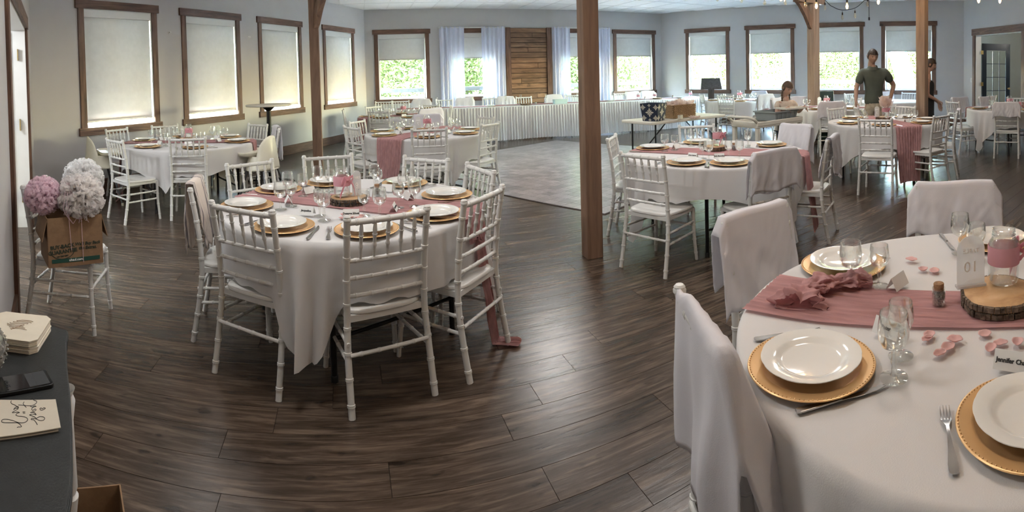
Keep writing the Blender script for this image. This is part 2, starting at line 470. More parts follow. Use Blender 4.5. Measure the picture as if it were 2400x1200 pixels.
def wall_with_holes(name, p, q, holes, H=CEIL + 0.12):
    """solid wall slab cut around rectangular openings (s0, s1, z0, z1)"""
    p, d, out, L = wall_frame(p, q)
    T = wall_T(p, d, out)
    xs = sorted(set([0, L] + [h[0] for h in holes] + [h[1] for h in holes]))
    mb = MB()
    for a, b in zip(xs, xs[1:]):
        if b - a < 1e-6: continue
        mid = (a + b) / 2
        hs = sorted([(h[2], h[3]) for h in holes if h[0] < mid < h[1]])
        z = 0.0
        for z0, z1 in hs + [(H, H)]:
            if z0 - z > 1e-6: mb.box(((a + b) / 2, THK / 2, (z + z0) / 2), (b - a, THK, z0 - z))
            z = z1
    o = mb.build(name, 'wall', smooth=False)
    o.matrix_world = T
    struct(o)
    return o, T, L

# window openings measured along each wall: centre s, in wall frame
WZ0, WZ1, WW = 0.963, 2.719, 1.293
def win_holes(cs): return [(c - WW / 2, c + WW / 2, WZ0, WZ1) for c in cs]
# wall L runs from NL to LB ; wall B from LB to BR ; wall R from BR to RD
def s_on(p, q, az, dist, s):
    a = R(az)
    pt = Vector((dist * math.sin(a) + s * math.cos(a), dist * math.cos(a) - s * math.sin(a)))
    return (pt - p).dot((q - p).normalized())
sL = [s_on(NL, LB, -78.309, 6.5702, s) for s in (4.758, 6.791, 8.838, 11.234)]
sB = [s_on(LB, BR, -16.9285, 14.2176, s) for s in (1.268, 3.22, 6.45, 8.308)]
sR = [s_on(BR, RD, 48.7032, 14.3437, s) for s in (-7.454, -5.411, -3.412, -1.420)]
wL, TL_, LL = wall_with_holes('wall_left', NL, LB, win_holes(sL))
wB, TB_, LBn = wall_with_holes('wall_back', LB, BR, win_holes(sB))
wR, TR_, LR = wall_with_holes('wall_right', BR, RD, win_holes(sR))
# side wall with the wide opening to the next room, and the near wall with the double door opening
DOOR_S0 = (Vector((10.62, 8.95)) - RD).length
wD, TD_, LD = wall_with_holes('wall_front_right', RD, DN, [(0.60, 2.60, 0, 2.42)])
nd = (NL - DN).normalized()
sN0 = (Vector((-2.87, 2.06)) - DN).dot(nd); sN1 = (Vector((-4.76, 3.67)) - DN).dot(nd)
wN, TN_, LN = wall_with_holes('wall_near', DN, NL, [(sN0 + 0.12, sN1 - 0.02, 0, 2.25)])

room = [LB, BR, RD, DN, NL]
# sub-floor and the floor beyond the two openings
mb = MB(); mb.prism([(p.x, p.y) for p in [LB, NL, DN, RD, BR]], -0.12, -0.006)
floor = struct(mb.build('floor', 'gap', smooth=False))

# planks
PR = R(18); PW, PL = 0.182, 1.22
def inside(x, y, poly=room, m=0.0):
    c = False; n = len(poly)
    for i in range(n):
        a, b = poly[i], poly[(i + 1) % n]
        if (a.y > y) != (b.y > y) and x < (b.x - a.x) * (y - a.y) / (b.y - a.y) + a.x: c = not c
    return c
DFC = [(0.97, 5.60), (-2.30, 8.85), (0.97, 12.10), (4.24, 8.85)]     # dance floor corners
DF_A = math.atan2(DFC[3][1] - DFC[0][1], DFC[3][0] - DFC[0][0])
DF_S = math.hypot(DFC[3][0] - DFC[0][0], DFC[3][1] - DFC[0][1])
def in_df(x, y, m=0.0):
    dx, dy = x - DFC[0][0], y - DFC[0][1]
    u = dx * math.cos(DF_A) + dy * math.sin(DF_A); v = -dx * math.sin(DF_A) + dy * math.cos(DF_A)
    return m < u < DF_S - m and m < v < DF_S - m
pk = MB(); g = 0.0006
pk.add([(-PL / 2 + g, -PW / 2 + g, -0.003), (PL / 2 - g, -PW / 2 + g, -0.003), (PL / 2 - g, PW / 2 - g, -0.003), (-PL / 2 + g, PW / 2 - g, -0.003),
        (-PL / 2 + 2.2 * g, -PW / 2 + 2.2 * g, 0), (PL / 2 - 2.2 * g, -PW / 2 + 2.2 * g, 0), (PL / 2 - 2.2 * g, PW / 2 - 2.2 * g, 0), (-PL / 2 + 2.2 * g, PW / 2 - 2.2 * g, 0)],
       [(4, 5, 6, 7), (0, 1, 5, 4), (1, 2, 6, 5), (2, 3, 7, 6), (3, 0, 4, 7)])
pk_me = pk.mesh('plank', 'plank', smooth=False)
cp, sp_ = math.cos(PR), math.sin(PR)
cells = []
rr = random.Random(3)
for j in range(-75, 110):
    off = rr.random() * PL
    for i in range(-16, 18):
        u = i * PL + off; v = j * PW
        x, y = u * cp - v * sp_, u * sp_ + v * cp
        ends = [(x + sx * PL / 2 * cp - sy * PW / 2 * sp_, y + sx * PL / 2 * sp_ + sy * PW / 2 * cp) for sx in (-1, 1) for sy in (-1, 1)]
        k = sum(inside(*e) for e in ends)
        if k == 0: continue
        if all(in_df(*e, 0.15) for e in ends): continue
        az = math.atan2(x, y)
        vis = abs(az) < 1.0 and y > 0.2
        cells.append((x * x + y * y if vis else 900 + x * x + y * y, x, y, k))
cells.sort()
n_ind = 0
rest = MB(); rest_r = []
for d2, x, y, k in cells:
    if k == 4 and n_ind < 300 and d2 < 900:
        o = bpy.data.objects.new('plank', pk_me); COL.objects.link(o); o.parent = floor
        o.location = (x, y, 0); o.rotation_euler[2] = PR; n_ind += 1
    else:
        rest.add([v.co for v in pk_me.vertices], [tuple(p.vertices) for p in pk_me.polygons], Tm((x, y, 0), PR))
        rest_r.append(rr.random())
# clip the joined planks to the room outline by dropping vertices onto the wall line is not needed: walls stand on them
ro = rest.build('plank_field', 'plank', floor, smooth=False); ro['kind'] = 'stuff'
at_ = ro.data.attributes.new('rnd', 'FLOAT', 'FACE')
vals = []
for r_ in rest_r: vals += [r_] * 5
at_.data.foreach_set('value', vals)

# dance floor of parquet squares, tile by tile
df = empty('dance_floor', (DFC[0][0], DFC[0][1], 0), DF_A)
tag(df, 'greyish parquet dance floor square laid into the plank floor', 'dance floor')
mb = MB(); mb.box((DF_S / 2, DF_S / 2, 0.003), (DF_S, DF_S, 0.006))
mb.build('base', 'gap', df, smooth=False)
TS = 0.152
tl = MB(); w = TS - 0.002
for q in range(4):
    tl.box((-w / 2 + w / 8 + q * w / 4, 0, 0.0075), (w / 4 - 0.0012, w, 0.004), taper=0.97)
tl_me = tl.mesh('tile', 'parquet', smooth=False)
nt_ = int(DF_S / TS); ti = []
for i in range(nt_):
    for j in range(nt_):
        lx, ly = (i + 0.5) * TS + 0.02, (j + 0.5) * TS + 0.02
        wx = DFC[0][0] + lx * math.cos(DF_A) - ly * math.sin(DF_A); wy = DFC[0][1] + lx * math.sin(DF_A) + ly * math.cos(DF_A)
        ti.append((wx * wx + wy * wy, i, j, lx, ly))
ti.sort()
fld = MB(); fr_ = []
for k, (d2, i, j, lx, ly) in enumerate(ti):
    rz = PI / 2 if (i + j) % 2 else 0
    if k < 300:
        o = bpy.data.objects.new('tile', tl_me); COL.objects.link(o); o.parent = df
        o.location = (lx, ly, 0); o.rotation_euler[2] = rz
    else:
        fld.add([v.co for v in tl_me.vertices], [tuple(p.vertices) for p in tl_me.polygons], Tm((lx, ly, 0), rz)); fr_.append(rr.random())
fo = fld.build('tile_field', 'parquet', df, smooth=False); fo['kind'] = 'stuff'
a_ = fo.data.attributes.new('rnd', 'FLOAT', 'FACE'); vals = []
for r_ in fr_: vals += [r_] * 24
a_.data.foreach_set('value', vals)

# ceiling: slab, grid bars and tiles
mb = MB(); mb.prism([((p.x - 1.9) * 1.05 + 1.9, (p.y - 6.5) * 1.05 + 6.5) for p in [LB, NL, DN, RD, BR]], CEIL + 0.016, CEIL + 0.2)
ceil = struct(mb.build('ceiling', 'ceil', smooth=False))
CA = R(16.93); cc, cs = math.cos(CA), math.sin(CA)
TW, TD2 = 0.61, 1.22
tm = MB(); tm.box((0, 0, CEIL + 0.008), (TW - 0.024, TD2 - 0.024, 0.012), taper=1.0)
tm_me = tm.mesh('tile', 'ceil', smooth=False)
bars = MB(); tiles = []; field = MB()
o0 = LB
for i in range(-8, 26):
    for j in range(-18, 0):
        u = (i + 0.5) * TW; v = (j + 0.5) * TD2
        x = o0.x + u * cc - v * cs; y = o0.y + u * cs + v * cc
        cor = [(x + sx * TW / 2 * cc - sy * TD2 / 2 * cs, y + sx * TW / 2 * cs + sy * TD2 / 2 * cc) for sx in (-1, 1) for sy in (-1, 1)]
        if not all(inside(*c_) for c_ in cor):
            if not inside(x, y): continue
        bars.box((x - TW / 2 * cc, y - TW / 2 * cs, CEIL + 0.006), (0.024, TD2, 0.02), CA)
        bars.box((x - TD2 / 2 * cs, y + TD2 / 2 * cc, CEIL + 0.006), (TW, 0.024, 0.02), CA)
        tiles.append((-(x * x + y * y) if abs(math.atan2(x, y)) < 1 and y > 0 else 1, x, y))
tiles.sort()
for k, (d, x, y) in enumerate(tiles):
    if k < 170 and d < 0:
        o = bpy.data.objects.new('tile', tm_me); COL.objects.link(o); o.parent = ceil; o.location = (x, y, 0); o.rotation_euler[2] = CA
    else:
        field.add([v.co for v in tm_me.vertices], [tuple(p.vertices) for p in tm_me.polygons], Tm((x, y, 0), CA))
fo = field.build('tile_field', 'ceil', ceil, smooth=False); fo['kind'] = 'stuff'
fo = bars.build('grid_bars', 'tbar', ceil, smooth=False)

# baseboards
def baseboard(name, T, a, b, h=0.19):
    mb = MB(); mb.box(((a + b) / 2, -0.011, h / 2), (b - a, 0.022, h))
    o = mb.build(name, 'trimh', smooth=False, bevel=0.004); o.matrix_world = T
    return struct(o)
baseboard('baseboard_left', TL_, 0.02, LL - 0.02)
baseboard('baseboard_back', TB_, 0.02, LBn - 0.02)
baseboard('baseboard_right', TR_, 0.02, LR - 0.02)
baseboard('baseboard_front_right', TD_, 0.02, 0.48)
baseboard('baseboard_near', TN_, 3.0, sN0)

# windows
win_n = 0
def window(T, s, blind_z, blind_mat='blind', gap=0.02):
    """vinyl frame, pane, stained wood casing and a roller blind pulled down to blind_z"""
    global win_n
    win_n += 1
    w = empty('window_%d' % win_n); w.matrix_world = T @ Matrix.Translation((s, 0, 0)); struct(w)
    x0, x1, z0, z1 = -WW / 2, WW / 2, WZ0, WZ1
    f = 0.055
    mb = MB()
    mb.box((x0 + f / 2, 0.10, (z0 + z1) / 2), (f, 0.07, z1 - z0)); mb.box((x1 - f / 2, 0.10, (z0 + z1) / 2), (f, 0.07, z1 - z0))
    mb.box((0, 0.10, z0 + f / 2), (WW - 2 * f, 0.07, f)); mb.box((0, 0.10, z1 - f / 2), (WW - 2 * f, 0.07, f))
    mb.build('frame', 'vinyl', w, smooth=False, bevel=0.003)
    mb = MB(); mb.box((0, 0.105, (z0 + z1) / 2), (WW - 2 * f + 0.01, 0.006, z1 - z0 - 2 * f + 0.01)); mb.build('pane', 'pane', w, smooth=False)
    mb = MB()
    for xx in (x0 + 0.004, x1 - 0.004): mb.box((xx, 0.033, (z0 + z1) / 2), (0.008, 0.066, z1 - z0))
    mb.box((0, 0.033, z0 + 0.004), (WW, 0.066, 0.008)); mb.box((0, 0.033, z1 - 0.004), (WW, 0.066, 0.008))
    mb.build('jamb', 'white_paint', w, smooth=False)
    c = 0.105
    for sx in (-1, 1):
        mb = MB(); mb.box((sx * (WW / 2 + c / 2 - 0.005), -0.012, (z0 + z1) / 2), (c, 0.024, z1 - z0 + 0.02)); mb.build('side_casing', 'trim', w, smooth=False, bevel=0.003)
    mb = MB(); mb.box((0, -0.018, z1 + 0.062), (WW + 2 * c + 0.07, 0.036, 0.125)); mb.build('head_casing', 'trimh', w, smooth=False, bevel=0.003)
    mb = MB(); mb.box((0, -0.018, z0 - 0.058), (WW + 2 * c + 0.07, 0.036, 0.115)); mb.build('sill', 'trimh', w, smooth=False, bevel=0.003)
    # blind
    bl = MB(); bl.box((0, 0.030, z1 - 0.065), (WW - 0.02, 0.055, 0.115)); bl.build('blind_cassette', 'white_paint', w, smooth=False, bevel=0.006)
    bl = MB()
    bl.grid(3, 12, lambda u, v: (-(WW / 2 - 0.022) + u * (WW - 0.044), 0.035 + 0.002 * math.sin(v * 9), blind_z + v * (z1 - 0.1 - blind_z)))
    bl.build('blind', blind_mat, w, solid=0.0012)
    bl = MB(); bl.box((0, 0.035, blind_z), (WW - 0.046, 0.014, 0.026)); bl.build('blind_hem_bar', 'blind_bar', w, smooth=False)
    return w
M['blind_bar'] = mat('blind_bar', (0.45, 0.45, 0.42), 0.6)
if 'blind_bar' not in M: pass
for s in sL: window(TL_, s, WZ0 + 0.085)
for s in sB: window(TB_, s, 2.03)
for s in sR: window(TR_, s, 2.03)

# light portals so that daylight through the windows samples cleanly
for T, ss in ((TL_, sL), (TB_, sB), (TR_, sR)):
    for s in ss:
        ld = bpy.data.lights.new('window_portal', 'AREA'); ld.shape = 'RECTANGLE'; ld.size = WW; ld.size_y = WZ1 - WZ0
        ld.cycles.is_portal = True
        lo = bpy.data.objects.new('window_portal', ld); COL.objects.link(lo)
        # area lights shine along -Z: aim into the room (wall frame -y)
        lo.matrix_world = T @ Matrix.Translation((s, 0.17, (WZ0 + WZ1) / 2)) @ Matrix(((1, 0, 0, 0), (0, 0, 1, 0), (0, 1, 0, 0), (0, 0, 0, 1))) @ Matrix.Diagonal((1, -1, 1, 1))

# roof eave outside, over the left and back walls
def eave(T, L, dep):
    mb = MB(); mb.box((L / 2, 0.16 + dep / 2, 3.25), (L + 1.0, dep, 0.14))
    o = mb.build('trim_%d' % (int(L * 10)), 'white_paint', smooth=False); o.matrix_world = T
    return struct(o)
eave(TL_, LL, 1.55); eave(TB_, LBn, 2.0); eave(TR_, LR, 1.0)  # back eave, unseen, made deeper to keep sun off the room corner
# ------------------------------------------------------------------ furniture prototypes
HID = (0, 0, -50)      # prototypes are real members of the scene: each is placed by the first use

def bamboo(mb, pts, r0, r1, step=0.105, n=10, T=None, knuckle=1.17, first=0.5):
    """round rod along pts with raised double rings like turned bamboo"""
    pts = [Vector(p) for p in pts]
    seg = [(b - a).length for a, b in zip(pts, pts[1:])]
    L = sum(seg)
    def at(s):
        for k, q in enumerate(seg):
            if s <= q or k == len(seg) - 1: return pts[k].lerp(pts[k + 1], min(max(s / q, 0), 1))
            s -= q
    ring = []
    s = step * first
    while s < L - 0.02: ring.append(s); s += step
    st = [(0.0, 1.0)]
    nn = max(3, int(L / 0.06))
    st += [(L * k / nn, 1.0) for k in range(1, nn)]
    st = [q for q in st if all(abs(q[0] - r_) > 0.012 for r_ in ring)]
    for r_ in ring: st += [(r_ - 0.008, 1.0), (r_ - 0.006, knuckle), (r_ - 0.001, knuckle), (r_, 1.02), (r_ + 0.001, knuckle), (r_ + 0.006, knuckle), (r_ + 0.008, 1.0)]
    st.append((L, 1.0)); st.sort()
    mb.tube([at(q[0]) for q in st], [(r0 + (r1 - r0) * q[0] / L) * q[1] for q in st], n, T=T)
    return mb

def smooth_path(P_, n=10):
    out = []
    for i in range(len(P_) - 1):
        p0 = Vector(P_[max(i - 1, 0)]); p1 = Vector(P_[i]); p2 = Vector(P_[i + 1]); p3 = Vector(P_[min(i + 2, len(P_) - 1)])
        for k in range(n):
            t = k / n
            out.append(0.5 * ((2 * p1) + (-p0 + p2) * t + (2 * p0 - 5 * p1 + 4 * p2 - p3) * t * t + (-p0 + 3 * p1 - 3 * p2 + p3) * t ** 3))
    out.append(Vector(P_[-1]))
    return out

def post_path(sx): return smooth_path([(sx * .212, -.262, 0), (sx * .207, -.215, .25), (sx * .2, -.195, .44), (sx * .2, -.212, .68), (sx * .203, -.25, .905)], 5)
def back_pt(z):
    P_ = post_path(1)
    for a, b in zip(P_, P_[1:]):
        if a.z <= z <= b.z: return a.lerp(b, (z - a.z) / (b.z - a.z))
    return P_[-1]

def make_chair():
    t = empty('chiavari_chair')
    tag(t, 'white chiavari chair', 'chair', 'white chiavari chairs around the tables')
    for sx in (-1, 1):
        mb = MB(); bamboo(mb, post_path(sx), .0165, .0158, .112, 10)
        top = post_path(sx)[-1]
        mb.lathe([(.0158, 0), (.0195, .002), (.0195, .011), (.017, .014), (.0175, .019), (.012, .025), (0, .026)], 10, (top.x, top.y, top.z - .004))
        mb.build('rear_leg_post', 'chair', t)
        mb = MB(); bamboo(mb, [(sx * .205, .205, .0), (sx * .192, .19, .2), (sx * .188, .185, .43)], .0135, .0165, .115, 10); mb.build('leg', 'chair', t)
    # seat: rounded front, slightly dished
    def outline(u):   # u 0..1 around
        a = u * 2 * PI; ca, sa = math.cos(a), math.sin(a)
        p = 5.0
        k = (abs(ca) ** p + abs(sa) ** p) ** (-1 / p)
        x, y = .208 * ca * k, .205 * sa * k
        x *= 1.0 + 0.05 * (y / .205)
        if y < 0 and abs(x) > .165: y = max(y, -.205 + (abs(x) - .165) * .9)
        return x, y
    N = 40; vs = []; fs = []
    rings = [(.0, .438, 0), (.96, .438, 0), (1.0, .444, 0), (1.0, .455, 0), (.975, .461, 0), (.7, .458, 0), (.35, .455, 0), (0, .454, 0)]
    rows = []
    for s_, z, _ in rings:
        if s_ == 0: rows.append([len(vs)]); vs.append((0, 0, z)); continue
        row = []
        for k in range(N):
            x, y = outline(k / N); row.append(len(vs)); vs.append((x * s_, y * s_, z))
        rows.append(row)
    for a, b in zip(rows, rows[1:]):
        for k in range(N):
            k2 = (k + 1) % N
            if len(a) == 1: fs.append((a[0], b[k], b[k2]))
            elif len(b) == 1: fs.append((a[k2], a[k], b[0]))
            else: fs.append((a[k], b[k], b[k2], a[k2]))
    mb = MB(); mb.add(vs, [tuple(reversed(f)) for f in fs]); mb.build('seat', 'chair', t, angle=50)
    mb = MB()
    for a, b in (((-.18, .178), (.18, .178)), ((-.18, -.185), (.18, -.185)), ((-.185, -.18), (-.185, .18)), ((.185, -.18), (.185, .18))):
        c_ = ((a[0] + b[0]) / 2, (a[1] + b[1]) / 2, .425); d_ = (abs(b[0] - a[0]) + .022, abs(b[1] - a[1]) + .022, .03)
        mb.box(c_, d_)
    mb.build('seat_frame', 'chair', t, smooth=False)
    # rails across the back
    tp = back_pt(.893)
    mb = MB(); bamboo(mb, [(-.195, tp.y, .893), (-.1, tp.y - .008, .893), (.1, tp.y - .008, .893), (.195, tp.y, .893)], .0145, .0145, .078, 10, first=.5); mb.build('top_rail', 'chair', t)
    for z in (.705, .62, .535):
        q = back_pt(z)
        mb = MB(); bamboo(mb, [(-.197, q.y, z), (-.1, q.y - .006, z), (.1, q.y - .006, z), (.197, q.y, z)], .0105, .0105, .078, 8, first=.5); mb.build('back_rail', 'chair', t)
    q = back_pt(.705)
    for k in range(5):
        x = -.135 + k * .0675
        mb = MB()
        p0, p1 = Vector((x, q.y - .005, .707)), Vector((x, tp.y - .007, .886))
        st = [(0, .006), (.3, .0085), (.33, .011), (.36, .0115), (.39, .011), (.42, .0085), (.62, .0095), (.64, .0125), (.66, .0125), (.68, .009), (.75, .0115), (.88, .0095), (1, .006)]
        mb.tube([p0.lerp(p1, s_[0]) for s_ in st], [s_[1] for s_ in st], 8, cap=False); mb.build('spindle', 'chair', t)
    # stretchers
    def xr(z): return .207 + (.25 - z) * .02
    for z, f0 in ((.32, .5), (.235, .9)):
        for sx in (-1, 1):
            mb = MB(); bamboo(mb, [(sx * xr(z), -.225, z), (sx * .192, .19, z)], .0095, .0095, .1, 8, first=f0); mb.build('stretcher', 'chair', t)
    for y, z in ((-.225, .27), (.19, .285)):
        mb = MB(); bamboo(mb, [(-.2, y, z), (.2, y, z)], .0095, .0095, .09, 8, first=.6); mb.build('stretcher', 'chair', t)
    return t
chair0 = make_chair(); chair_used = [False]
def place_chair(x, y, deg, label, group='white chiavari chairs around the tables', zs=1.0):
    if not chair_used[0]:
        chair_used[0] = True; c = chair0; c.location = (x, y, 0); c.rotation_euler = (0, 0, R(deg)); c['label'] = label; c['group'] = group
        KIDS[chair0.name] = list(chair0.children)
        return c
    return copy_tree(chair0, (x, y, 0), R(deg), label, group, (1, 1, zs))

# tables ---------------------------------------------------------------
HT = 0.762
def table_leg_mb(sx, sy, r):
    mb = MB(); mb.tube([(sx * r * .62, sy * r * .5, 0.012), (sx * r * .62, sy * r * .5, HT - .04)], .016, 10)
    mb.lathe([(.0, 0), (.02, 0), (.02, .03), (.016, .035)], 10, (sx * r * .62, sy * r * .5, 0)); return mb
def make_table(x, y, r, deg, label, zs=1.0):
    t = empty('round_table', (x, y, 0), R(deg)); t.scale = (1, 1, zs)
    tag(t, label, 'table', 'round folding banquet tables')
    mb = MB(); mb.lathe([(0, HT - .03), (r - .02, HT - .03), (r - .006, HT - .026), (r - .006, HT - .008), (r - .012, HT - .005), (0, HT - .005)], 48); mb.build('tabletop', 'table_plastic', t)
    for sx in (-1, 1):
        for sy in (-1, 1): table_leg_mb(sx, sy, r).build('leg', 'black_metal', t)
        mb = MB(); mb.tube([(sx * r * .62, -r * .5, .22), (sx * r * .62, r * .5, .22)], .011, 8); mb.build('leg_brace', 'black_metal', t)
    return t

def make_cloth(x, y, r, rot, seed, label, half=1.10, zs=1.0, cap=1.40, seats=(), group='white square tablecloths on the round tables'):
    """square cloth over a round top: flat disc, rolled edge, hem hanging low at the four corners in folds"""
    rg = random.Random(seed)
    NA, NH = 176, 15
    ph = [rg.random() * 6.28 for _ in range(6)]
    vs = [(0, 0, HT + .002)]; fs = []
    rows = []
    top = [r * q for q in (.12, .25, .4, .55, .7, .82, .92, .98)]
    for q in top:
        row = []
        for k in range(NA):
            a = 2 * PI * k / NA; row.append(len(vs))
            X, Y = q * math.cos(a), q * math.sin(a)
            w = .0012 * noise.noise(Vector((X * 3 + seed, Y * 3, 0)))
            # soft fold creases from storage
            for cx_ in (-.28, .28):
                w += .0016 * math.exp(-((X * math.cos(rot) + Y * math.sin(rot) - cx_) / .012) ** 2)
                w += .0016 * math.exp(-((-X * math.sin(rot) + Y * math.cos(rot) - cx_) / .012) ** 2)
            vs.append((X, Y, HT + .0028 + w))
        rows.append(row)
    for j in range(NH + 1):
        row = []
        for k in range(NA):
            a = 2 * PI * k / NA
            b = ((a - rot) % (PI / 2)) - PI / 4          # 0 at a cloth corner
            E = half / max(abs(math.cos(a - rot)), abs(math.sin(a - rot)))
            E = min(E, half * cap)
            hang = E - r
            s_ = hang * j / NH
            corner = math.exp(-(b / .36) ** 2)
            pinch = 1 - .58 * min(1, s_ / .65) * corner
            aa = a - b + b * pinch
            fold = (math.sin(9 * a + ph[0]) * .5 + math.sin(14 * a + ph[1]) * .35 + math.sin(23 * a + ph[2]) * .2)
            cfl = math.exp(-(b / .20) ** 2)
            cf = corner * (math.cos(b * 26 + ph[3]) * .5 + .25)
            rad = r + .010 * min(1, s_ / .02) + s_ * ((.022 + .030 * fold) * (1 - cfl * .5) + .22 * cfl * math.cos(b * 30 + ph[3]) * .5 + .10 * cfl)
            z = HT + .002 - max(0, s_ - .012) * (1 - .02 * corner)
            for sa in seats:
                df_ = abs((aa - sa + PI) % (2 * PI) - PI)
                lift = min(1, max(0, (.33 - df_) / .10))
                if lift > 0:
                    rad = min(rad, r + .012 + (.09 * (1 - lift)))
                    zl = .474 + .010 * math.sin(a * 31 + ph[4]) * min(1, s_ / .2)
                    if z < zl: z = z * (1 - lift) + zl * lift
            z = max(z, .012 + .01 * rg.random())
            row.append(len(vs)); vs.append((rad * math.cos(aa), rad * math.sin(aa), z))
        rows.append(row)
    for k in range(NA): fs.append((0, rows[0][k], rows[0][(k + 1) % NA]))
    for a, b in zip(rows, rows[1:]):
        for k in range(NA):
            k2 = (k + 1) % NA; fs.append((a[k], b[k], b[k2], a[k2]))
    mb = MB(); mb.add(vs, fs)
    o = mb.build('tablecloth', 'linen', None, (x, y, 0), angle=75)
    o.scale = (1, 1, zs)
    return tag(o, label, 'tablecloth', group)

def make_runner(x, y, r, deg, width, h0, h1, seed, label, zs=1.0, off=0.0, narrow=1.0):
    """crinkled gauze strip across the table, hanging h0 at the -u end and h1 at the +u end"""
    rg = random.Random(seed); ph = rg.random() * 9
    U0, U1 = -(r + h0), r + h1
    def fn(a, b):
        u = U0 + (U1 - U0) * a; v = (b - .5)
        squeeze = 1.0 - (.12 * (1 + math.sin(u * 3.1 + ph)) if abs(u) < r else .10)
        over = abs(u) - math.sqrt(max(0.01, (r + .018) ** 2 - (v * width) ** 2))
        if over > 0: squeeze *= (1 - min(.25, over * .35)) * (narrow if over > .15 else 1)
        V = v * width * squeeze + off * (1 if over < 0 else 1) + .012 * math.sin(u * 4 + ph)
        crink = math.sin(v * 62 + 1.5 * math.sin(u * 5 + ph) + ph) * .5 + noise.noise(Vector((u * 5, v * 26, seed))) * .9
        if over <= 0:
            X = u; Z = HT + .012 + .0045 * crink
        else:
            lim = HT - .012
            X = math.copysign(abs(u) - over + .014 + .012 * crink + over * .12, u)
            if over < lim: Z = HT + .010 - over
            else:
                X += math.copysign((over - lim) * .6, u); Z = .012 + .014 * abs(crink) * min(1, (over - lim) * 8)
            if over < .03: Z = HT + .010 - over * .6
        return (X, V, Z)
    mb = MB(); mb.grid(110, 46, fn)
    o = mb.build('table_runner', 'pink', None, (x, y, 0), R(deg), angle=80)
    o.scale = (1, 1, zs)
    return tag(o, label, 'table runner', 'pink gauze runners')

# tableware -------------------------------------------------------------
def make_charger():
    t = empty('charger_plate', HID)
    mb = MB(); mb.lathe([(0, .002), (.10, .002), (.115, .0), (.120, .002), (.126, .010), (.134, .0125), (.160, .0145), (.1655, .0145), (.1675, .016), (.1665, .0180), (.1635, .0185), (.1575, .0170), (.134, .0155), (.127, .013), (.119, .006), (0, .0055)], 56)
    mb.build('dish', 'gold', t, angle=60)
    mb = MB()
    for k in range(96):
        a = 2 * PI * k / 96; mb.lathe([(0, -.0020), (.0019, -.0008), (.0019, .0008), (0, .0022)], 5, (.1615 * math.cos(a), .1615 * math.sin(a), .0190))
    mb.build('beaded_rim', 'gold', t, angle=80)
    return t
def make_plate():
    t = empty('dinner_plate', HID)
    sc_ = lambda a: 1 + .010 * abs(math.cos(a * 6)) ** .6
    mb = MB(); mb.lathe([(0, .0), (.075, .0), (.080, .003), (.088, .010), (.100, .0145), (.1285, .0185), (.1315, .0200), (.1310, .0215), (.1275, .0215), (.100, .0175), (.090, .0140), (.082, .0070), (.074, .0045), (0, .0040)], 72, wob=sc_)
    mb.build('dish', 'china', t, angle=60)
    return t
def make_goblet(h=.168, rb=.040, neck=.070, foot=.036, name='wine_glass'):
    t = empty(name, HID)
    mb = MB(); H = h - neck
    prof = [(.006, neck), (.016, neck + .006), (rb * .78, neck + H * .16), (rb * .98, neck + H * .36), (rb * 1.02, neck + H * .55), (rb * .93, neck + H * .85), (rb * .88, h), (rb * .865, h + .0008), (rb * .86, h - .001), (rb * .91, neck + H * .85), (rb * .995, neck + H * .55), (rb * .95, neck + H * .37), (rb * .74, neck + H * .19), (.012, neck + .011), (0, neck + .009)]
    mb.lathe(prof, 24); mb.build('bowl', 'glass', t, angle=60)
    mb = MB(); mb.lathe([(.0095, .008), (.0065, .016), (.0055, neck * .45), (.0085, neck * .62), (.0055, neck * .78), (.0065, neck)], 14); mb.build('stem', 'glass', t)
    mb = MB(); mb.lathe([(0, .0), (foot, 0), (foot + .0008, .002), (foot * .8, .004), (.014, .0075), (.0095, .009)], 24); mb.build('foot', 'glass', t)
    return t
def make_flute():
    t = empty('champagne_flute', HID)
    mb = MB(); mb.lathe([(.004, .09), (.014, .105), (.021, .14), (.023, .19), (.0235, .235), (.0225, .235), (.022, .19), (.019, .14), (.008, .10), (0, .098)], 14); mb.build('bowl', 'glass', t)
    mb = MB(); mb.lathe([(.006, .005), (.0045, .03), (.0045, .09)], 8); mb.build('stem', 'glass', t)
    mb = MB(); mb.lathe([(0, 0), (.032, 0), (.03, .003), (.006, .006)], 14); mb.build('foot', 'glass', t)
    return t
def make_fork():
    t = empty('fork', HID)
    mb = MB()
    def strip(pts):  # (y, halfwidth, z)
        vs = []; fs = []
        for y, w_, z in pts:
            vs += [(-w_, y, z), (w_, y, z), (w_, y, z + .0022), (-w_, y, z + .0022)]
        for i in range(len(pts) - 1):
            for k in range(4):
                a = i * 4 + k; b = i * 4 + (k + 1) % 4; fs.append((a, b, b + 4, a + 4))
        fs.append((3, 2, 1, 0)); fs.append(tuple((len(pts) - 1) * 4 + k for k in range(4)))
        return vs, fs
    vs, fs = strip([(-.1, .004, .001), (-.095, .0095, .001), (-.075, .0105, .0015), (-.04, .0065, .0045), (0, .0035, .007), (.03, .0035, .006), (.042, .008, .0045), (.055, .0125, .002)]); mb.add(vs, fs)
    mb.build('handle', 'steel', t, angle=30)
    for k in range(4):
        x = -.0105 + k * .007; mb = MB()
        vs, fs = strip([(.053, .0019, .002), (.075, .0017, .001), (.1, .0009, .005)]); mb.add([(v[0] + x, v[1], v[2]) for v in vs], fs)
        mb.build('tine', 'steel', t)
    return t
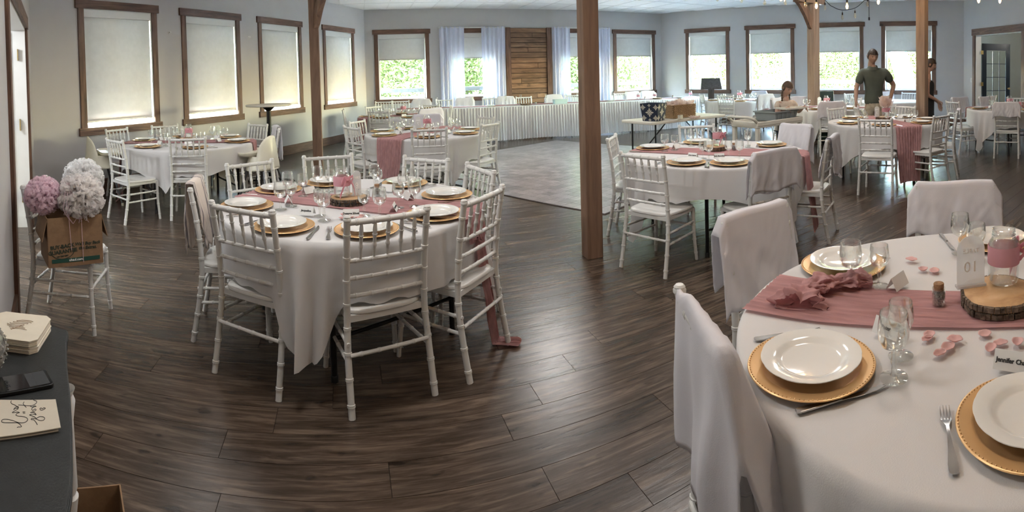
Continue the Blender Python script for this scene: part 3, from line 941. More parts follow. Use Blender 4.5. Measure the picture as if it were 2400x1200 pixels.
def make_knife():
    t = empty('table_knife', HID)
    mb = MB(); mb.prism([(-.006, -.115), (.006, -.115), (.0095, -.105), (.0075, -.06), (.0055, 0), (-.0055, 0), (-.0075, -.06), (-.0095, -.105)], .0005, .0055); mb.build('handle', 'steel', t, smooth=False, bevel=.0015)
    mb = MB(); mb.prism([(-.005, 0), (.005, 0), (.006, .02), (.0095, .045), (.009, .09), (.003, .118), (-.004, .122), (-.006, .11), (-.006, .02)], .001, .003); mb.build('blade', 'steel', t, smooth=False, bevel=.0006)
    return t
def make_card(body=None):
    t = empty('place_card', HID)
    w_, h_ = .045, .048; a = R(62)
    dy, dz = h_ * math.cos(a), h_ * math.sin(a)
    for s_, nm in ((-1, 'front_flap'), (1, 'back_flap')):
        mb = MB(); mb.add([(-w_, s_ * dy, 0), (w_, s_ * dy, 0), (w_, 0, dz), (-w_, 0, dz)], [(0, 1, 2, 3)] if s_ < 0 else [(3, 2, 1, 0)])
        mb.build(nm, 'card', t, smooth=False, solid=.0006)
    if body:
        text(body, .0155, 'ink', t, (0, -dy / 2 - .0012, dz / 2 + .0004), (a, 0, 0), bold=.0004)
    return t
pro = dict(charger=make_charger(), plate=make_plate(), goblet=make_goblet(), wine=make_goblet(.150, .036, .068, .034), fork=make_fork(), knife=make_knife(), card=make_card(), flute=make_flute())
first = {k: True for k in pro}
CATS = dict(charger='charger plate', plate='plate', goblet='glass', wine='glass', fork='fork', knife='knife', card='place card', flute='glass')
GRP = dict(charger='gold charger plates on the round tables', plate='white dinner plates on the chargers', goblet='tall water goblets at the place settings', wine='small wine glasses at the place settings',
           fork='forks beside the plates', knife='knives beside the plates', card='folded name cards', flute='champagne flutes on the head table')
def drop(kind, loc, rz, label, zs=1.0, s=1.0):
    o = pro[kind]
    if first[kind]:
        first[kind] = False; KIDS[o.name] = list(o.children); o.location = loc; o.rotation_euler = (0, 0, rz); o.scale = (s, s, s)
        return tag(o, label, CATS[kind], GRP[kind])
    c = copy_tree(o, loc, rz, label, GRP[kind], (s, s, s)); c['category'] = CATS[kind]; c['group'] = GRP[kind]
    return c
# ------------------------------------------------------------------ tables laid out in the hall
# key: x, y, radius, name phrase, cloth rotation (deg), table rotation
FAR = 1.045
TBL = {
 'A': dict(c=(1.35, 1.04), r=.80, nm='the nearest table at front right', rot=18, zs=1.0),
 'B': dict(c=(-1.03, 3.145), r=.80, nm='the centre-left front table', rot=-88, zs=1.0),
 'C': dict(c=(-4.02, 5.66), r=.86, nm='the far left table by the blinds', rot=-65, zs=1.03),
 'D': dict(c=(-1.19, 7.08), r=.82, nm='the middle table behind the front one', rot=-62, zs=1.03),
 'E': dict(c=(1.88, 4.65), r=.85, nm='the table right of the tall post', rot=-160, zs=1.0),
 'F': dict(c=(4.97, 5.82), r=.82, nm='the table by the right-hand post', rot=5, zs=1.03),
 'G': dict(c=(-2.19, 10.06), r=.82, nm='the rearmost left table', rot=30, zs=FAR),
 'H': dict(c=(8.15, 5.90), r=.82, nm='the table by the open doorway', rot=178, zs=FAR),
 'I': dict(c=(5.45, 11.95), r=.80, nm='the far table under the lectern window', rot=15, zs=FAR),
 'J': dict(c=(5.80, 8.55), r=.80, nm='the table behind the girl', rot=35, zs=FAR),
 'K': dict(c=(8.05, 9.25), r=.80, nm='the rearmost right table', rot=10, zs=FAR),
}
# chairs: x, y, facing angle, what singles it out
CH = [
 ('B', -1.29, 2.57, -11, 'white chiavari chair at the centre-left front table, nearest and leftmost'),
 ('B', -0.735, 2.588, 36, 'white chiavari chair at front centre-left, backrest closest to the camera'),
 ('B', -0.385, 2.917, 63, 'white chiavari chair right of the closest one, facing the front table'),
 ('B', -0.45, 3.48, 120, 'white chiavari chair at right rear of the front table'),
 ('B', -0.79, 3.82, 155, 'white chiavari chair beyond the front table, under its rear right rim'),
 ('B', -1.39, 3.92, -148, 'white chiavari chair in front of the slim left post'),
 ('B', -1.80, 3.53, -123, 'white chiavari chair in front of the right high chair'),
 ('B', -1.69, 2.88, -66, 'white chiavari chair with a striped throw on its back'),
 ('C', -4.09, 4.66, -20, 'white chiavari chair near left at the far left table, seat in view'),
 ('C', -4.98, 5.57, -96, 'white chiavari chair against the leftmost blind window'),
 ('C', -4.70, 6.18, -124, 'white chiavari chair between the first and second left windows'),
 ('C', -3.60, 5.10, 30, 'white chiavari chair with its back to camera at the far left table'),
 ('C', -3.63, 6.50, 158, 'white chiavari chair below the tall cocktail table top'),
 ('C', -3.22, 6.11, 126, 'white chiavari chair with a cloth, beside the right high chair'),
 ('D', -1.84, 6.54, -43, 'white chiavari chair at front left of the middle table'),
 ('D', -1.98, 7.22, -106, 'white chiavari chair at rear left of the middle table'),
 ('D', -1.03, 6.31, 13, 'white chiavari chair with its back to camera at the middle table'),
 ('D', -0.50, 6.72, 60, 'white chiavari chair at right of the middle table, over the dance floor edge'),
 ('D', -0.60, 7.52, 125, 'pale white chiavari chair at rear right of the middle table, before the skirt'),
 ('D', -1.27, 7.74, -171, 'white chiavari chair under a scalloped cover beyond the middle table'),
 ('G', -2.33, 9.40, -12, 'white chiavari chair with its back to camera at the rearmost left table'),
 ('G', -1.81, 10.74, 154, 'white chiavari chair beyond the rearmost left table, towards the head table'),
 ('G', -2.71, 10.62, -127, 'white chiavari chair in front of the back wall corner window'),
 ('G', -1.44, 10.20, 101, 'white chiavari chair seen edge-on right of the rearmost left table'),
 ('G', -2.99, 9.79, -75, 'white chiavari chair seen edge-on left of the rearmost left table'),
 ('G', -1.60, 9.52, 34, 'white chiavari chair under a cover at the rearmost left table'),
 ('E', 1.19, 4.98, -112, 'white chiavari chair just right of the tall timber post, farther one'),
 ('E', 1.16, 4.06, -51, 'white chiavari chair just right of the tall timber post, nearer one'),
 ('E', 2.05, 5.49, 172, 'white chiavari chair in front of the folding table legs'),
 ('E', 1.86, 3.78, 12, 'white chiavari chair half hidden by a white cloth, near side of its table'),
 ('E', 2.76, 4.95, 110, 'white chiavari chair under a cloth in front of the serving cart'),
 ('E', 2.58, 4.16, 44, 'white chiavari chair seen side-on with a small cloth over its back'),
 ('F', 4.25, 5.10, -50, 'white chiavari chair with its back to camera beside the hanging pink runner'),
 ('F', 4.94, 4.96, 14, 'white chiavari chair right of the hanging pink runner'),
 ('F', 5.50, 5.22, 40, 'white chiavari chair behind another, cloth over its back, right of the runner'),
 ('F', 4.81, 6.50, -165, 'white chiavari chair left of the man, plain slatted back'),
 ('F', 5.36, 6.62, -118, 'white chiavari chair the man rests his hand on'),
 ('F', 5.60, 6.30, 97, 'white chiavari chair just left of the right-hand post'),
 ('H', 7.53, 5.50, -59, 'white chiavari chair under a cloth at the doorway table, back to camera'),
 ('H', 7.34, 6.37, -103, 'white chiavari chair with plain back left of the doorway table'),
 ('H', 7.92, 6.74, 176, 'white chiavari chair under a cover below the wall corner'),
 ('H', 8.50, 6.52, 169, 'white chiavari chair under a cover in front of the open dark door'),
 ('H', 8.80, 6.20, 125, 'white chiavari chair partly out of frame at the doorway table'),
 ('I', 4.86, 12.27, -96, 'white chiavari chair edge-on left of the far table under the lectern'),
 ('I', 5.02, 11.46, -50, 'white chiavari chair with plain back at the far table under the lectern'),
 ('I', 5.66, 11.20, 10, 'white chiavari chair under a cover at the far table under the lectern'),
 ('I', 6.17, 12.46, 126, 'white chiavari chair under a cover beyond the far lectern table'),
 ('J', 5.78, 9.25, -172, 'white chiavari chair under a cover right behind the girl'),
 ('J', 5.24, 9.08, -150, 'white chiavari chair under a cover left of the girl'),
 ('J', 5.42, 7.88, -27, 'white chiavari chair under a cover between the girl and the man'),
 ('J', 6.40, 8.72, 85, 'white chiavari chair edge-on just behind the man'),
 ('K', 7.69, 10.00, -172, 'white chiavari chair with plain back below the third right window'),
 ('K', 8.45, 9.86, 147, 'white chiavari chair under a cover right of the man'),
 ('K', 8.75, 9.46, 115, 'white chiavari chair with plain back left of the right-hand post top'),
 ('A', 0.70, 1.225, -94, 'white chiavari chair nearest the camera, wrapped in a white cloth'),
 ('A', 1.12, 1.83, -157, 'white chiavari chair under a cloth at upper left of the nearest table'),
 ('A', 1.92, 1.70, 135, 'white chiavari chair under a cloth beyond the nearest table'),
]
for i, (k, t) in enumerate(TBL.items()):
    x, y = t['c']
    make_table(x, y, t['r'], {'B': -42, 'A': 40}.get(k, 25 * i), 'round folding table under a white cloth, %s' % t['nm'], t['zs'])
    make_cloth(x, y, t['r'], R(t['rot'] - 45), 11 + i, 'white cloth hanging to points over %s' % t['nm'], {'A': 1.08, 'C': 1.12}.get(k, 1.10), t['zs'], cap={'B': 1.27}.get(k, 1.40),
               seats=[math.atan2(cy_ - y, cx_ - x) for q, cx_, cy_, _, _ in CH if q == k and math.hypot(cx_ - x, cy_ - y) < t['r'] + .12])

placed = []
for k, x, y, dg, lb in CH:
    placed.append((place_chair(x, y, dg, lb, zs=TBL[k]['zs']), lb))

def drape(i, label, front=.31, back=.30, w=.47, seed=0, skew=0.0, mat_='cover', name='chair_cover', ragged=.05, dome=0.0, group='white cloths draped over chair backs'):
    """cloth laid over the top rail of chair i, one side hanging behind and the other in front"""
    ch = placed[i][0]; rg = random.Random(seed + i)
    ph = [rg.random() * 6.28 for _ in range(4)]
    L = front + back + .05
    def fn(a, b):
        x = (a - .5) * w
        s_ = b * L - back - .025        # <0 behind, >0 seat side
        lx = x + skew * s_
        edge = abs(a - .5) * 2
        h = max(0, abs(s_) - .02)
        hh = h * (1 + ragged * math.sin(a * 9 + ph[0]))
        sag = .012 * math.sin(a * 7 + ph[1]) * (1 if abs(s_) < .05 else .5) + dome * (1 - edge ** 2)
        f = math.sin(a * 17 + ph[2]) * .5 + math.sin(a * 29 + ph[3]) * .3 - 2.2 * abs(noise.noise(Vector((a * 5 + s_ * 3, s_ * 6, seed)))) - 1.3 * abs(noise.noise(Vector((a * 11 - s_ * 8, s_ * 9, seed + 9)))) + .8
        z = .932 + .008 - hh + sag * .4
        lean = (.932 - z) * .17
        y = -.262 + (.020 + .004 + .016 * min(1, h / .2) + .0095 * f * min(1, h / .25)) * (1 if s_ > 0 else -1) + lean * (.8 if s_ > 0 else .2)
        if abs(s_) < .02: y = -.262 + s_ * 1.3
        if abs(x) > .207: z -= (abs(x) - .207) * (1.5 if abs(s_) < .12 else .7); lx *= .985
        return (lx, y, z)
    mb = MB(); mb.grid(46, 38, fn)
    o = mb.build(name, mat_, None, angle=80, solid=.0025)
    o.location = ch.location; o.rotation_euler = ch.rotation_euler; o.scale = (1, 1, ch.scale[2])
    tag(o, label, 'cloth', group)
    return o
ix = {lb: i for i, (_, lb) in enumerate(placed)}
def find(s_):
    for i, (_, lb) in enumerate(placed):
        if s_ in lb: return i
    raise KeyError(s_)
drape(find('under a scalloped cover'), 'white scalloped cover over the chair beyond the middle table', .3, .3, .52, 3, dome=.02)
drape(find('under a cover at the rearmost left'), 'white cover over the right chair of the rearmost left table', .3, .3, .5, 4)
drape(find('half hidden by a white cloth'), 'large white cloth over the near chair of the table right of the post', .34, .30, .50, 5, .06)
drape(find('front of the serving cart'), 'white cloth over the chair in front of the serving cart', .34, .40, .46, 6)
drape(find('seen side-on with a small cloth'), 'white cloth with pointed corners over the side-on chair', .36, .36, .40, 7, -.22)
drape(find('behind another, cloth over'), 'cream cloth over the chair tucked behind the runner-side chair', .30, .26, .40, 8, .1)
drape(find('at the doorway table, back to camera'), 'wide white cloth over the chair at the doorway table', .25, .24, .50, 9)
drape(find('cover below the wall corner'), 'white cover over the chair below the wall corner', .28, .3, .46, 10)
drape(find('front of the open dark door'), 'pinkish white cover over the chair before the dark door', .28, .3, .46, 11)
drape(find('cover at the far table under the lectern'), 'white cover over the near chair of the far lectern table', .3, .34, .5, 12)
drape(find('cover beyond the far lectern'), 'bluish backlit cover over the chair beyond the lectern table', .3, .34, .5, 13)
drape(find('right behind the girl'), 'white cover on the chair right of the girl', .3, .36, .46, 14)
drape(find('left of the girl'), 'white cover on the chair left of the girl', .3, .36, .46, 15)
drape(find('between the girl and the man'), 'wide white cover on the chair between girl and man', .3, .28, .52, 16)
drape(find('cover right of the man'), 'backlit white cover on the chair right of the man', .3, .3, .48, 17)
drape(find('upper left of the nearest table'), 'crisp white hemmed cloth over the chair at upper left of the nearest table', .36, .30, .50, 18, .10, ragged=.04)
drape(find('beyond the nearest table'), 'crumpled white hemmed cloth over the chair beyond the nearest table', .26, .28, .52, 20, .02, ragged=.06)
drape(find('with a cloth, beside the right high chair'), 'grey striped cloth over the chair behind the right high chair', .3, .42, .30, 21, .1)
drape(find('striped throw on its back'), 'cream throw with grey stripes over the chair left of the front table', .40, .42, .34, 22, -.05, 'stripe_throw' if 'stripe_throw' in M else 'stripe', 'throw', .05, group='throws')

# cloth wrapped round the nearest chair: top edge runs between the two finials, corners hang as points
ch = placed[find('nearest the camera')][0]
def fn(a, b):
    x = -.190 + a * .50            # far finial to beyond the near one
    Lb, Lf = .46 - .06 * a, .34 + .26 * a
    s_ = b * (Lb + Lf) - Lb
    top = .918 + .030 * min(1, max(0, a - .06) * 6) - max(0, x - .215) * 2.2
    h = abs(s_)
    f = math.sin(a * 11 + 1) * .5 + math.sin(a * 19 + s_ * 3) * .35 + noise.noise(Vector((a * 3, s_ * 4, 5)))
    lean = h * .15
    y = -.255 + (.02 + .030 * f * min(1, h / .25) + .025 * min(1, h / .3)) * (1 if s_ > 0 else -1) + lean * (.9 if s_ > 0 else .25)
    if h < .018: y = -.255 + s_
    y = -.255 + (y + .255) * (.38 + .62 * min(1, a * 1.25))
    cl = min(1, max(0, x - .215) / .095); y = -.255 + (y + .255) * (1 - .75 * cl)
    if s_ > 0: y += .26 * a * a * h
    z = top - max(0, h - .012)
    xx = x + (.12 * h * (a - .2) if s_ > 0 else -.05 * h * (1 - a))
    return (xx, y, z)
mb = MB(); mb.grid(40, 44, fn)
o = mb.build('chair_cover', 'cover', None, angle=80, solid=.0025)
o.location = ch.location; o.rotation_euler = ch.rotation_euler
tag(o, 'long white cloth with a hanging point over the chair nearest the camera', 'cloth', 'white cloths draped over chair backs')

# runners: table, angle, width, hang at - end, hang at + end
make_runner(1.35, 1.04, .80, -52, .32, -.015, .3, 1, 'dusty pink gauze runner on the nearest table, gathered at its left end', off=-.04)
make_runner(-1.03, 3.145, .80, -9, .42, -.02, .95, 2, 'dusty pink gauze runner of the front table, falling to the floor at right', narrow=.35)
make_runner(-4.02, 5.66, .86, 24, .36, .80, .3, 3, 'pink gauze runner on the far left table, hanging at its left', 1.03)
make_runner(-1.19, 7.08, .82, 66, .44, .62, .2, 4, 'pink gauze runner hanging down the front of the middle table', 1.03)
make_runner(1.88, 4.65, .85, 144, .42, .70, -.02, 5, 'pink gauze runner of the table right of the tall post')
make_runner(4.97, 5.82, .82, 71, .42, .70, .2, 6, 'pink gauze runner hanging down the front of the right-hand post table', 1.03)
make_runner(-2.19, 10.06, .82, 45, .42, .5, .2, 7, 'pink gauze runner on the rearmost left table', FAR)
make_runner(8.15, 5.90, .82, -68, .42, .2, .72, 8, 'pink gauze runner hanging at the right edge of the doorway table', FAR)
make_runner(5.45, 11.95, .80, -62, .40, .2, .5, 9, 'pink gauze runner on the far lectern-window table', FAR)
make_runner(5.80, 8.55, .80, -50, .40, .2, .5, 10, 'pink gauze runner on the table behind the girl', FAR)

# place settings: angle of each setting round its table
SET = {
 'A': [171, 103.5, 226, 37], 'B': [255, 296, 337, 22, 68, 122, 159, 205],
 'C': [258, 188, 312, 66, 15, 130], 'D': [172, 222, 282, 335, 20, 125], 'E': [139, 226, 258, 10, 84],
 'F': [177, 228, 285, 330, 101, 20], 'G': [200, 250, 300, 20], 'H': [150, 200, 250, 300], 'I': [170, 250, 300], 'J': [150, 220, 280],
}
ORD = {'A': ['nearest-left', 'upper left', 'lower right', 'far side'],
       'B': ['front left', 'nearest', 'front right', 'right', 'rear right', 'rear left', 'left rear', 'leftmost']}
GEN = ['first', 'second', 'third', 'fourth', 'fifth', 'sixth', 'seventh', 'eighth']
CARDTXT = {('B', 0): 'Jacqueline', ('B', 1): 'Dwayne Elliott', ('B', 2): 'Robin Power', ('A', 2): 'Jennifer Cha', ('A', 0): 'Peter', ('E', 1): 'Chris Garcia', ('E', 2): 'Beth Macmillan', ('C', 1): 'Anna'}
SHORT = {'A': 'nearest table', 'B': 'front table', 'C': 'far left table', 'D': 'middle table', 'E': 'tall-post table',
         'F': 'right post table', 'G': 'rearmost left table', 'H': 'doorway table', 'I': 'lectern-window table', 'J': 'table behind the girl'}
rs = random.Random(5)
for k, angs in SET.items():
    t = TBL[k]; cx_, cy_ = t['c']; r = t['r']; z0 = (HT + .006) * t['zs']
    for i, a in enumerate(angs):
        A = R(a)
        where = ORD[k][i] if k in ORD else GEN[i]
        tail = '%s place, %s' % (where, SHORT[k])
        def pol(da, rad): return (cx_ + rad * math.cos(A + R(da)), cy_ + rad * math.sin(A + R(da)))
        rc = r - .163 if k in 'AB' else r - .185
        if k == 'A' and i == 2: rc = .583
        px, py = pol(0, rc)
        drop('charger', (px, py, z0), A, 'gold beaded charger plate at ' + tail)
        jx, jy = (rs.uniform(-.008, .008), rs.uniform(-.008, .008))
        drop('plate', (px + jx, py + jy, z0 + .0165), A + rs.random(), 'white scalloped dinner plate at ' + tail)
        near = k in 'ABE'
        gx, gy = pol(17 if k == 'A' else 15, .50 if k == 'A' else r - .36)
        drop('goblet', (gx, gy, z0 + (.006 if near else 0)), A, 'tall water goblet at ' + tail)
        gx, gy = pol(10 if k == 'A' else 6, .415 if k == 'A' else r - .44)
        drop('wine', (gx, gy, z0 + (.006 if near else 0)), A, 'small wine glass at ' + tail)
        if k == 'A' and i == 1: pass
        else:
          kx, ky = pol(19 if k == 'A' else 17, r - .135)
          if k == 'A' and i == 0: kx, ky = .705, .985
          drop('knife', (kx, ky, z0 + .003), R(-100.7) if k == 'A' and i == 0 else A + PI / 2 + R(22), 'steel table knife right of plate at ' + tail)
        fx, fy = pol(-15.5 if k == 'A' else -17, r - .14)
        if k == 'A' and i == 2: fx, fy = .797, .730
        drop('fork', (fx, fy, z0 + .003), R(-41.3) if k == 'A' and i == 2 else A + PI / 2 + R(-8), 'steel fork left of plate at ' + tail)
        cx2, cy2 = pol(-6, r - .42)
        if k == 'A' and i == 1: cx2, cy2 = 1.225, 1.37
        if k == 'A' and i == 2: cx2, cy2 = 1.085, .775
        rot = A + PI / 2 + {('A', 1): PI + .1, ('A', 2): -.45, ('A', 0): .35, ('B', 2): .5, ('B', 4): .3}.get((k, i), rs.uniform(-.25, .25))
        if (k, i) in CARDTXT:
            cdo = make_card(CARDTXT[(k, i)]); cdo.location = (cx2, cy2, z0 + .012); cdo.rotation_euler = (0, 0, rot)
            tag(cdo, 'white tent card with a printed name at ' + tail, 'place card', GRP['card'])
        else:
            drop('card', (cx2, cy2, z0 + .012), rot, 'blank side of a white tent card at ' + tail)

# centrepieces ----------------------------------------------------------
def make_slice(x, y, z, r, deg, label, hh=.042, txt=None):
    t = empty('wood_slice', (x, y, z), R(deg)); tag(t, label, 'wood slice', 'bark-edged wood slices under the jars')
    wob = lambda a: 1 + .035 * math.sin(2 * a + 1) + .02 * math.sin(5 * a) + .012 * math.sin(11 * a + 2)
    mb = MB(); mb.lathe([(0, .002), (r * .955, .002), (r * .955, hh - .001), (r * .94, hh), (r * .5, hh + .0003), (0, hh)], 64, wob=wob); mb.build('cut_face', 'slice_top', t)
    # bark in separate plates round the rim
    n_ = 46; rg = random.Random(int(x * 100))
    for lv in (0, 1):
        mb = MB(); a = rg.random()
        for k in range(n_):
            da = 2 * PI / n_ * rg.uniform(.75, .97); a0 = 2 * PI * k / n_ + lv * .07; zz0 = lv * hh * .52 + .001; zz1 = zz0 + hh * .46
            th = rg.uniform(.035, .075)
            vs = []
            for aa in (a0, a0 + da):
                w_ = wob(aa)
                for rr_ in (r * .95 * w_, r * (.965 + th) * w_):
                    for zz in (zz0, zz1): vs.append((rr_ * math.cos(aa), rr_ * math.sin(aa), zz if rr_ < r * .96 * w_ else zz + (.002 if zz == zz0 else -.002)))
            mb.add(vs, [(0, 1, 3, 2), (4, 6, 7, 5), (0, 4, 5, 1), (2, 3, 7, 6), (0, 2, 6, 4), (1, 5, 7, 3)])
        mb.build('bark_edge', 'bark', t, smooth=False)
    if txt:
        for q, chh in enumerate(txt):
            if chh == ' ': continue
            aa = R(-90) + (q - (len(txt) - 1) / 2) * .019 / r * 1.0
            text(chh, .034, 'ink', t, (r * 1.045 * math.cos(aa), r * 1.045 * math.sin(aa), hh * .5), (PI / 2, 0, aa + PI / 2), ext=.002, bold=.0008)
    return t
def make_jar(x, y, z, deg, label, bow=True, s=1.0, filled=False):
    t = empty('mason_jar', (x, y, z), R(deg)); t.scale = (s, s, s); tag(t, label, 'jar', 'glass jars with pink bands')
    mb = MB()
    p = [(0, .004), (.036, .004), (.043, .008), (.047, .02), (.048, .11), (.045, .128), (.036, .142), (.034, .148), (.0365, .151), (.034, .154), (.0365, .158), (.034, .161), (.0355, .168), (.0335, .169), (.032, .160), (.032, .146), (.042, .127), (.0455, .11), (.0445, .02), (.040, .010), (0, .0085)]
    mb.lathe(p, 32); mb.build('glass', 'glass', t, angle=60)
    mb = MB(); mb.lathe([(.0487, .065), (.0493, .068), (.0490, .117), (.0480, .120)], 32); mb.build('pink_band', 'ribbon', t)
    if bow:
        mb = MB()
        for s_ in (-1, 1):
            mb.grid(10, 5, lambda a, b, s_=s_: (.051 + .012 * math.sin(a * PI), s_ * (.004 + a * .05), .098 - a * .09 * a + (b - .5) * (.012 + .018 * a)))
            mb.grid(12, 5, lambda a, b, s_=s_: (.053 + .014 * math.sin(a * PI * 2), s_ * .038 * math.sin(a * PI), .100 + .022 * math.sin(a * 2 * PI) + (b - .5) * .016))
        mb.lathe([(0, -.007), (.007, -.004), (.008, .004), (0, .008)], 8, (.054, 0, .099))
        mb.build('bow', 'ribbon', t, angle=80, solid=.0006)
    return t
def make_sign(x, y, z, deg, label, num='10', w_=.075, h_=.155):
    t = empty('table_number_sign', (x, y, z), R(deg)); tag(t, label, 'sign', 'arched table number signs')
    pts = [(-w_ / 2, .002), (w_ / 2, .002), (w_ / 2, h_ - w_ / 2)] + [(w_ / 2 * math.cos(a), h_ - w_ / 2 + w_ / 2 * math.sin(a)) for a in [PI * k / 16 for k in range(1, 16)]] + [(-w_ / 2, h_ - w_ / 2)]
    mb = MB(); mb.prism(pts, -.0015, .0015, Matrix.Rotation(PI / 2, 4, 'X')); mb.build('panel', 'frost', t, smooth=False)
    mb = MB(); mb.box((0, 0, .004), (w_ * 1.05, .03, .008)); mb.build('foot_bar', 'frost', t, smooth=False, bevel=.001)
    text('TABLE', .0205, 'paint_white', t, (0, -.0002, h_ * .70), (PI / 2, 0, 0), ext=.0024, bold=.0003)
    text(num, .052, 'paint_white', t, (0, -.0002, h_ * .38), (PI / 2, 0, 0), ext=.0024)
    return t
def make_candy(x, y, z, label):
    t = empty('corked_jar', (x, y, z)); tag(t, label, 'jar', 'small corked candy jars')
    mb = MB(); mb.lathe([(0, 0), (.021, 0), (.0225, .004), (.0225, .042), (.0185, .050), (.0215, .053), (.0215, .057), (.0175, .057), (.0175, .050), (.0215, .041), (.0212, .004), (0, .003)], 20); mb.build('glass', 'glass', t)
    mb = MB(); mb.lathe([(0, .050), (.0165, .050), (.0175, .070), (.016, .072), (0, .072)], 16); mb.build('cork', 'cork', t)
    mb = MB(); rg = random.Random(2)
    for lay in range(6):
        for k in range(9):
            a = k * .7 + lay * .35 + rg.random() * .2; rr_ = .0145 if k < 7 else .005
            mb.lathe([(0, -.0042), (.0048, -.002), (.0048, .002), (0, .0042)], 7, (rr_ * math.cos(a), rr_ * math.sin(a), .0075 + lay * .0065))
    o = mb.build('candies', 'pebble', t); o['kind'] = 'stuff'
    return t
ZA = HT + .013
make_slice(1.372, 1.035, ZA, .128, 20, 'large bark-edged wood slice on the nearest table')
make_jar(1.425, 1.055, ZA + .043, -25, 'mason jar with a wide pink band on the nearest table', s=1.12)
make_sign(1.335, 1.125, ZA + .043, 150, 'frosted arched table sign seen from behind, lettering reversed, nearest table', '10', .098, .172)
make_candy(1.232, 1.175, ZA, 'small corked jar of silver candies beside the wood slice, nearest table')
make_slice(-1.02, 3.115, ZA, .112, 10, 'wood slice with words carved into its bark, front table', txt='Ella Gros 9')
make_jar(-1.055, 3.10, ZA + .043, -35, 'mason jar with a pink band and bow on the front table', s=1.08)
make_sign(-.975, 3.15, ZA + .043, 60, 'pale arched table sign turned edge-on beside the bowed jar, front table', '9')
make_candy(-.90, 3.36, ZA, 'small corked candy jar behind the goblets on the front table')
for k, (x, y, num) in {'C': (-4.05, 5.70, '8'), 'D': (-1.20, 7.12, '7'), 'E': (1.90, 4.72, '4'), 'F': (5.05, 5.95, '3'), 'G': (-2.15, 10.1, '6'), 'H': (8.15, 5.95, '2'), 'J': (5.75, 8.55, '5'), 'I': (5.45, 11.95, '1')}.items():
    zz = ZA * TBL[k]['zs']
    make_slice(x, y, zz, .115, 40, 'wood slice in the middle of the ' + SHORT[k])
    make_jar(x + .03, y - .01, zz + .043, -60, 'glass jar with pink band at the middle of the ' + SHORT[k], s=1.08)
    if k in 'CDFJ': make_sign(x - .10, y + .03, zz + .043 if k != 'C' else zz + .043, 160 if k != 'D' else 190, 'white arched table sign standing on the ' + SHORT[k], num)
    if k in 'E': make_candy(x + .16, y - .10, zz, 'small corked candy jar on the ' + SHORT[k])

# rose petals, each its own
def petal_mb(seed):
    rg = random.Random(seed); a_, b_ = .017 * rg.uniform(.8, 1.15), .012 * rg.uniform(.8, 1.2); cu = rg.uniform(.5, 1.1)
    def fn(u, v):
        t_ = (u - .5) * 2; s_ = (v - .5) * 2
        wv = math.sqrt(max(0, 1 - t_ * t_ * .96))
        x = a_ * t_; y = b_ * s_ * wv
        return (x, y, .0012 + cu * (.008 * (abs(s_) * wv) ** 2 + .006 * t_ * t_) + .0008 * math.sin(6 * t_ + seed))
    mb = MB(); mb.grid(9, 9, fn); return mb
PT = [((1.443, 1.529), 'alone near the far rim'), ((1.407, 1.426), 'left of the far pair'), ((1.432, 1.389), 'right of the far pair'), ((1.07, 1.058), 'left of the cluster by the goblets'),
      ((1.050, 1.046), 'right of the cluster by the goblets'), ((1.098, .984), 'flat between cluster and card'), ((1.058, .973), 'upturned pale one below the flat one'), ((1.018, .966), 'folded one nearest the plate'),
      ((1.183, .943), 'cupped one under the wood slice'), ((1.17, .876), 'left of the printed card'), ((1.13, .879), 'round one touching the printed card'), ((1.199, .837), 'behind the printed card')]
for q, ((x, y), lb) in enumerate(PT):
    o = petal_mb(q).build('rose_petal', 'petal', None, (x, y, HT + .006 + (.006 if q < 1 else .003)), rng.random() * 6, angle=80, solid=.0008)
    o.scale = (1.35, 1.35, 1.35)
    tag(o, 'pink rose petal on the nearest table, ' + lb, 'petal', 'pink rose petals')
for q in range(9):
    x, y = -.86 + rs.uniform(-.09, .07), 2.80 + rs.uniform(-.05, .05)
    o = petal_mb(q + 30).build('rose_petal', 'petal', None, (x, y, HT + .009 + .004 * (q % 3)), rs.random() * 6, angle=80, solid=.0008)
    o.scale = (1.5, 1.5, 1.5)
    tag(o, 'pink rose petal in the small heap behind the printed card, front table', 'petal', 'petal heap on the front table')
# gathered end of the pink gauze on the nearest table: a rope of pleats that flares open
GP = smooth_path([(1.17, 1.445, HT + .030), (1.12, 1.475, HT + .040), (1.06, 1.495, HT + .038), (1.00, 1.51, HT + .042), (.94, 1.505, HT + .038), (.89, 1.47, HT + .034), (.855, 1.43, HT + .020)], 8)
def fn(a, b):
    k = a * (len(GP) - 1); i_ = min(int(k), len(GP) - 2); p = GP[i_].lerp(GP[i_ + 1], k - i_)
    d = (GP[i_ + 1] - GP[i_]).normalized(); u = Vector((-d.y, d.x, 0)).normalized(); w_ = Vector((0, 0, 1))
    th = b * 2 * PI
    r_ = (.020 + .012 * math.sin(a * 9) ** 2 + .032 * max(0, a - .72) / .28) * (1 + .16 * math.sin(6 * th + a * 16) + .55 * noise.noise(Vector((math.cos(th) * 2.4, math.sin(th) * 2.4, a * 14))) + .25 * noise.noise(Vector((math.cos(th) * 7, math.sin(th) * 7, a * 30))))
    r_ *= 1 + .05 * math.sin(a * 60 + th)
    q = p + u * math.cos(th) * r_ * 1.35 + w_ * math.sin(th) * r_ * .8
    q.z = max(q.z, HT + .013)
    return tuple(q)
mb = MB(); mb.grid(90, 57, fn)
ob = mb.build('gathered_gauze', 'pinkb', None, angle=80)
tag(ob, 'bunched loose end of pink gauze lying on the nearest table', 'gauze')
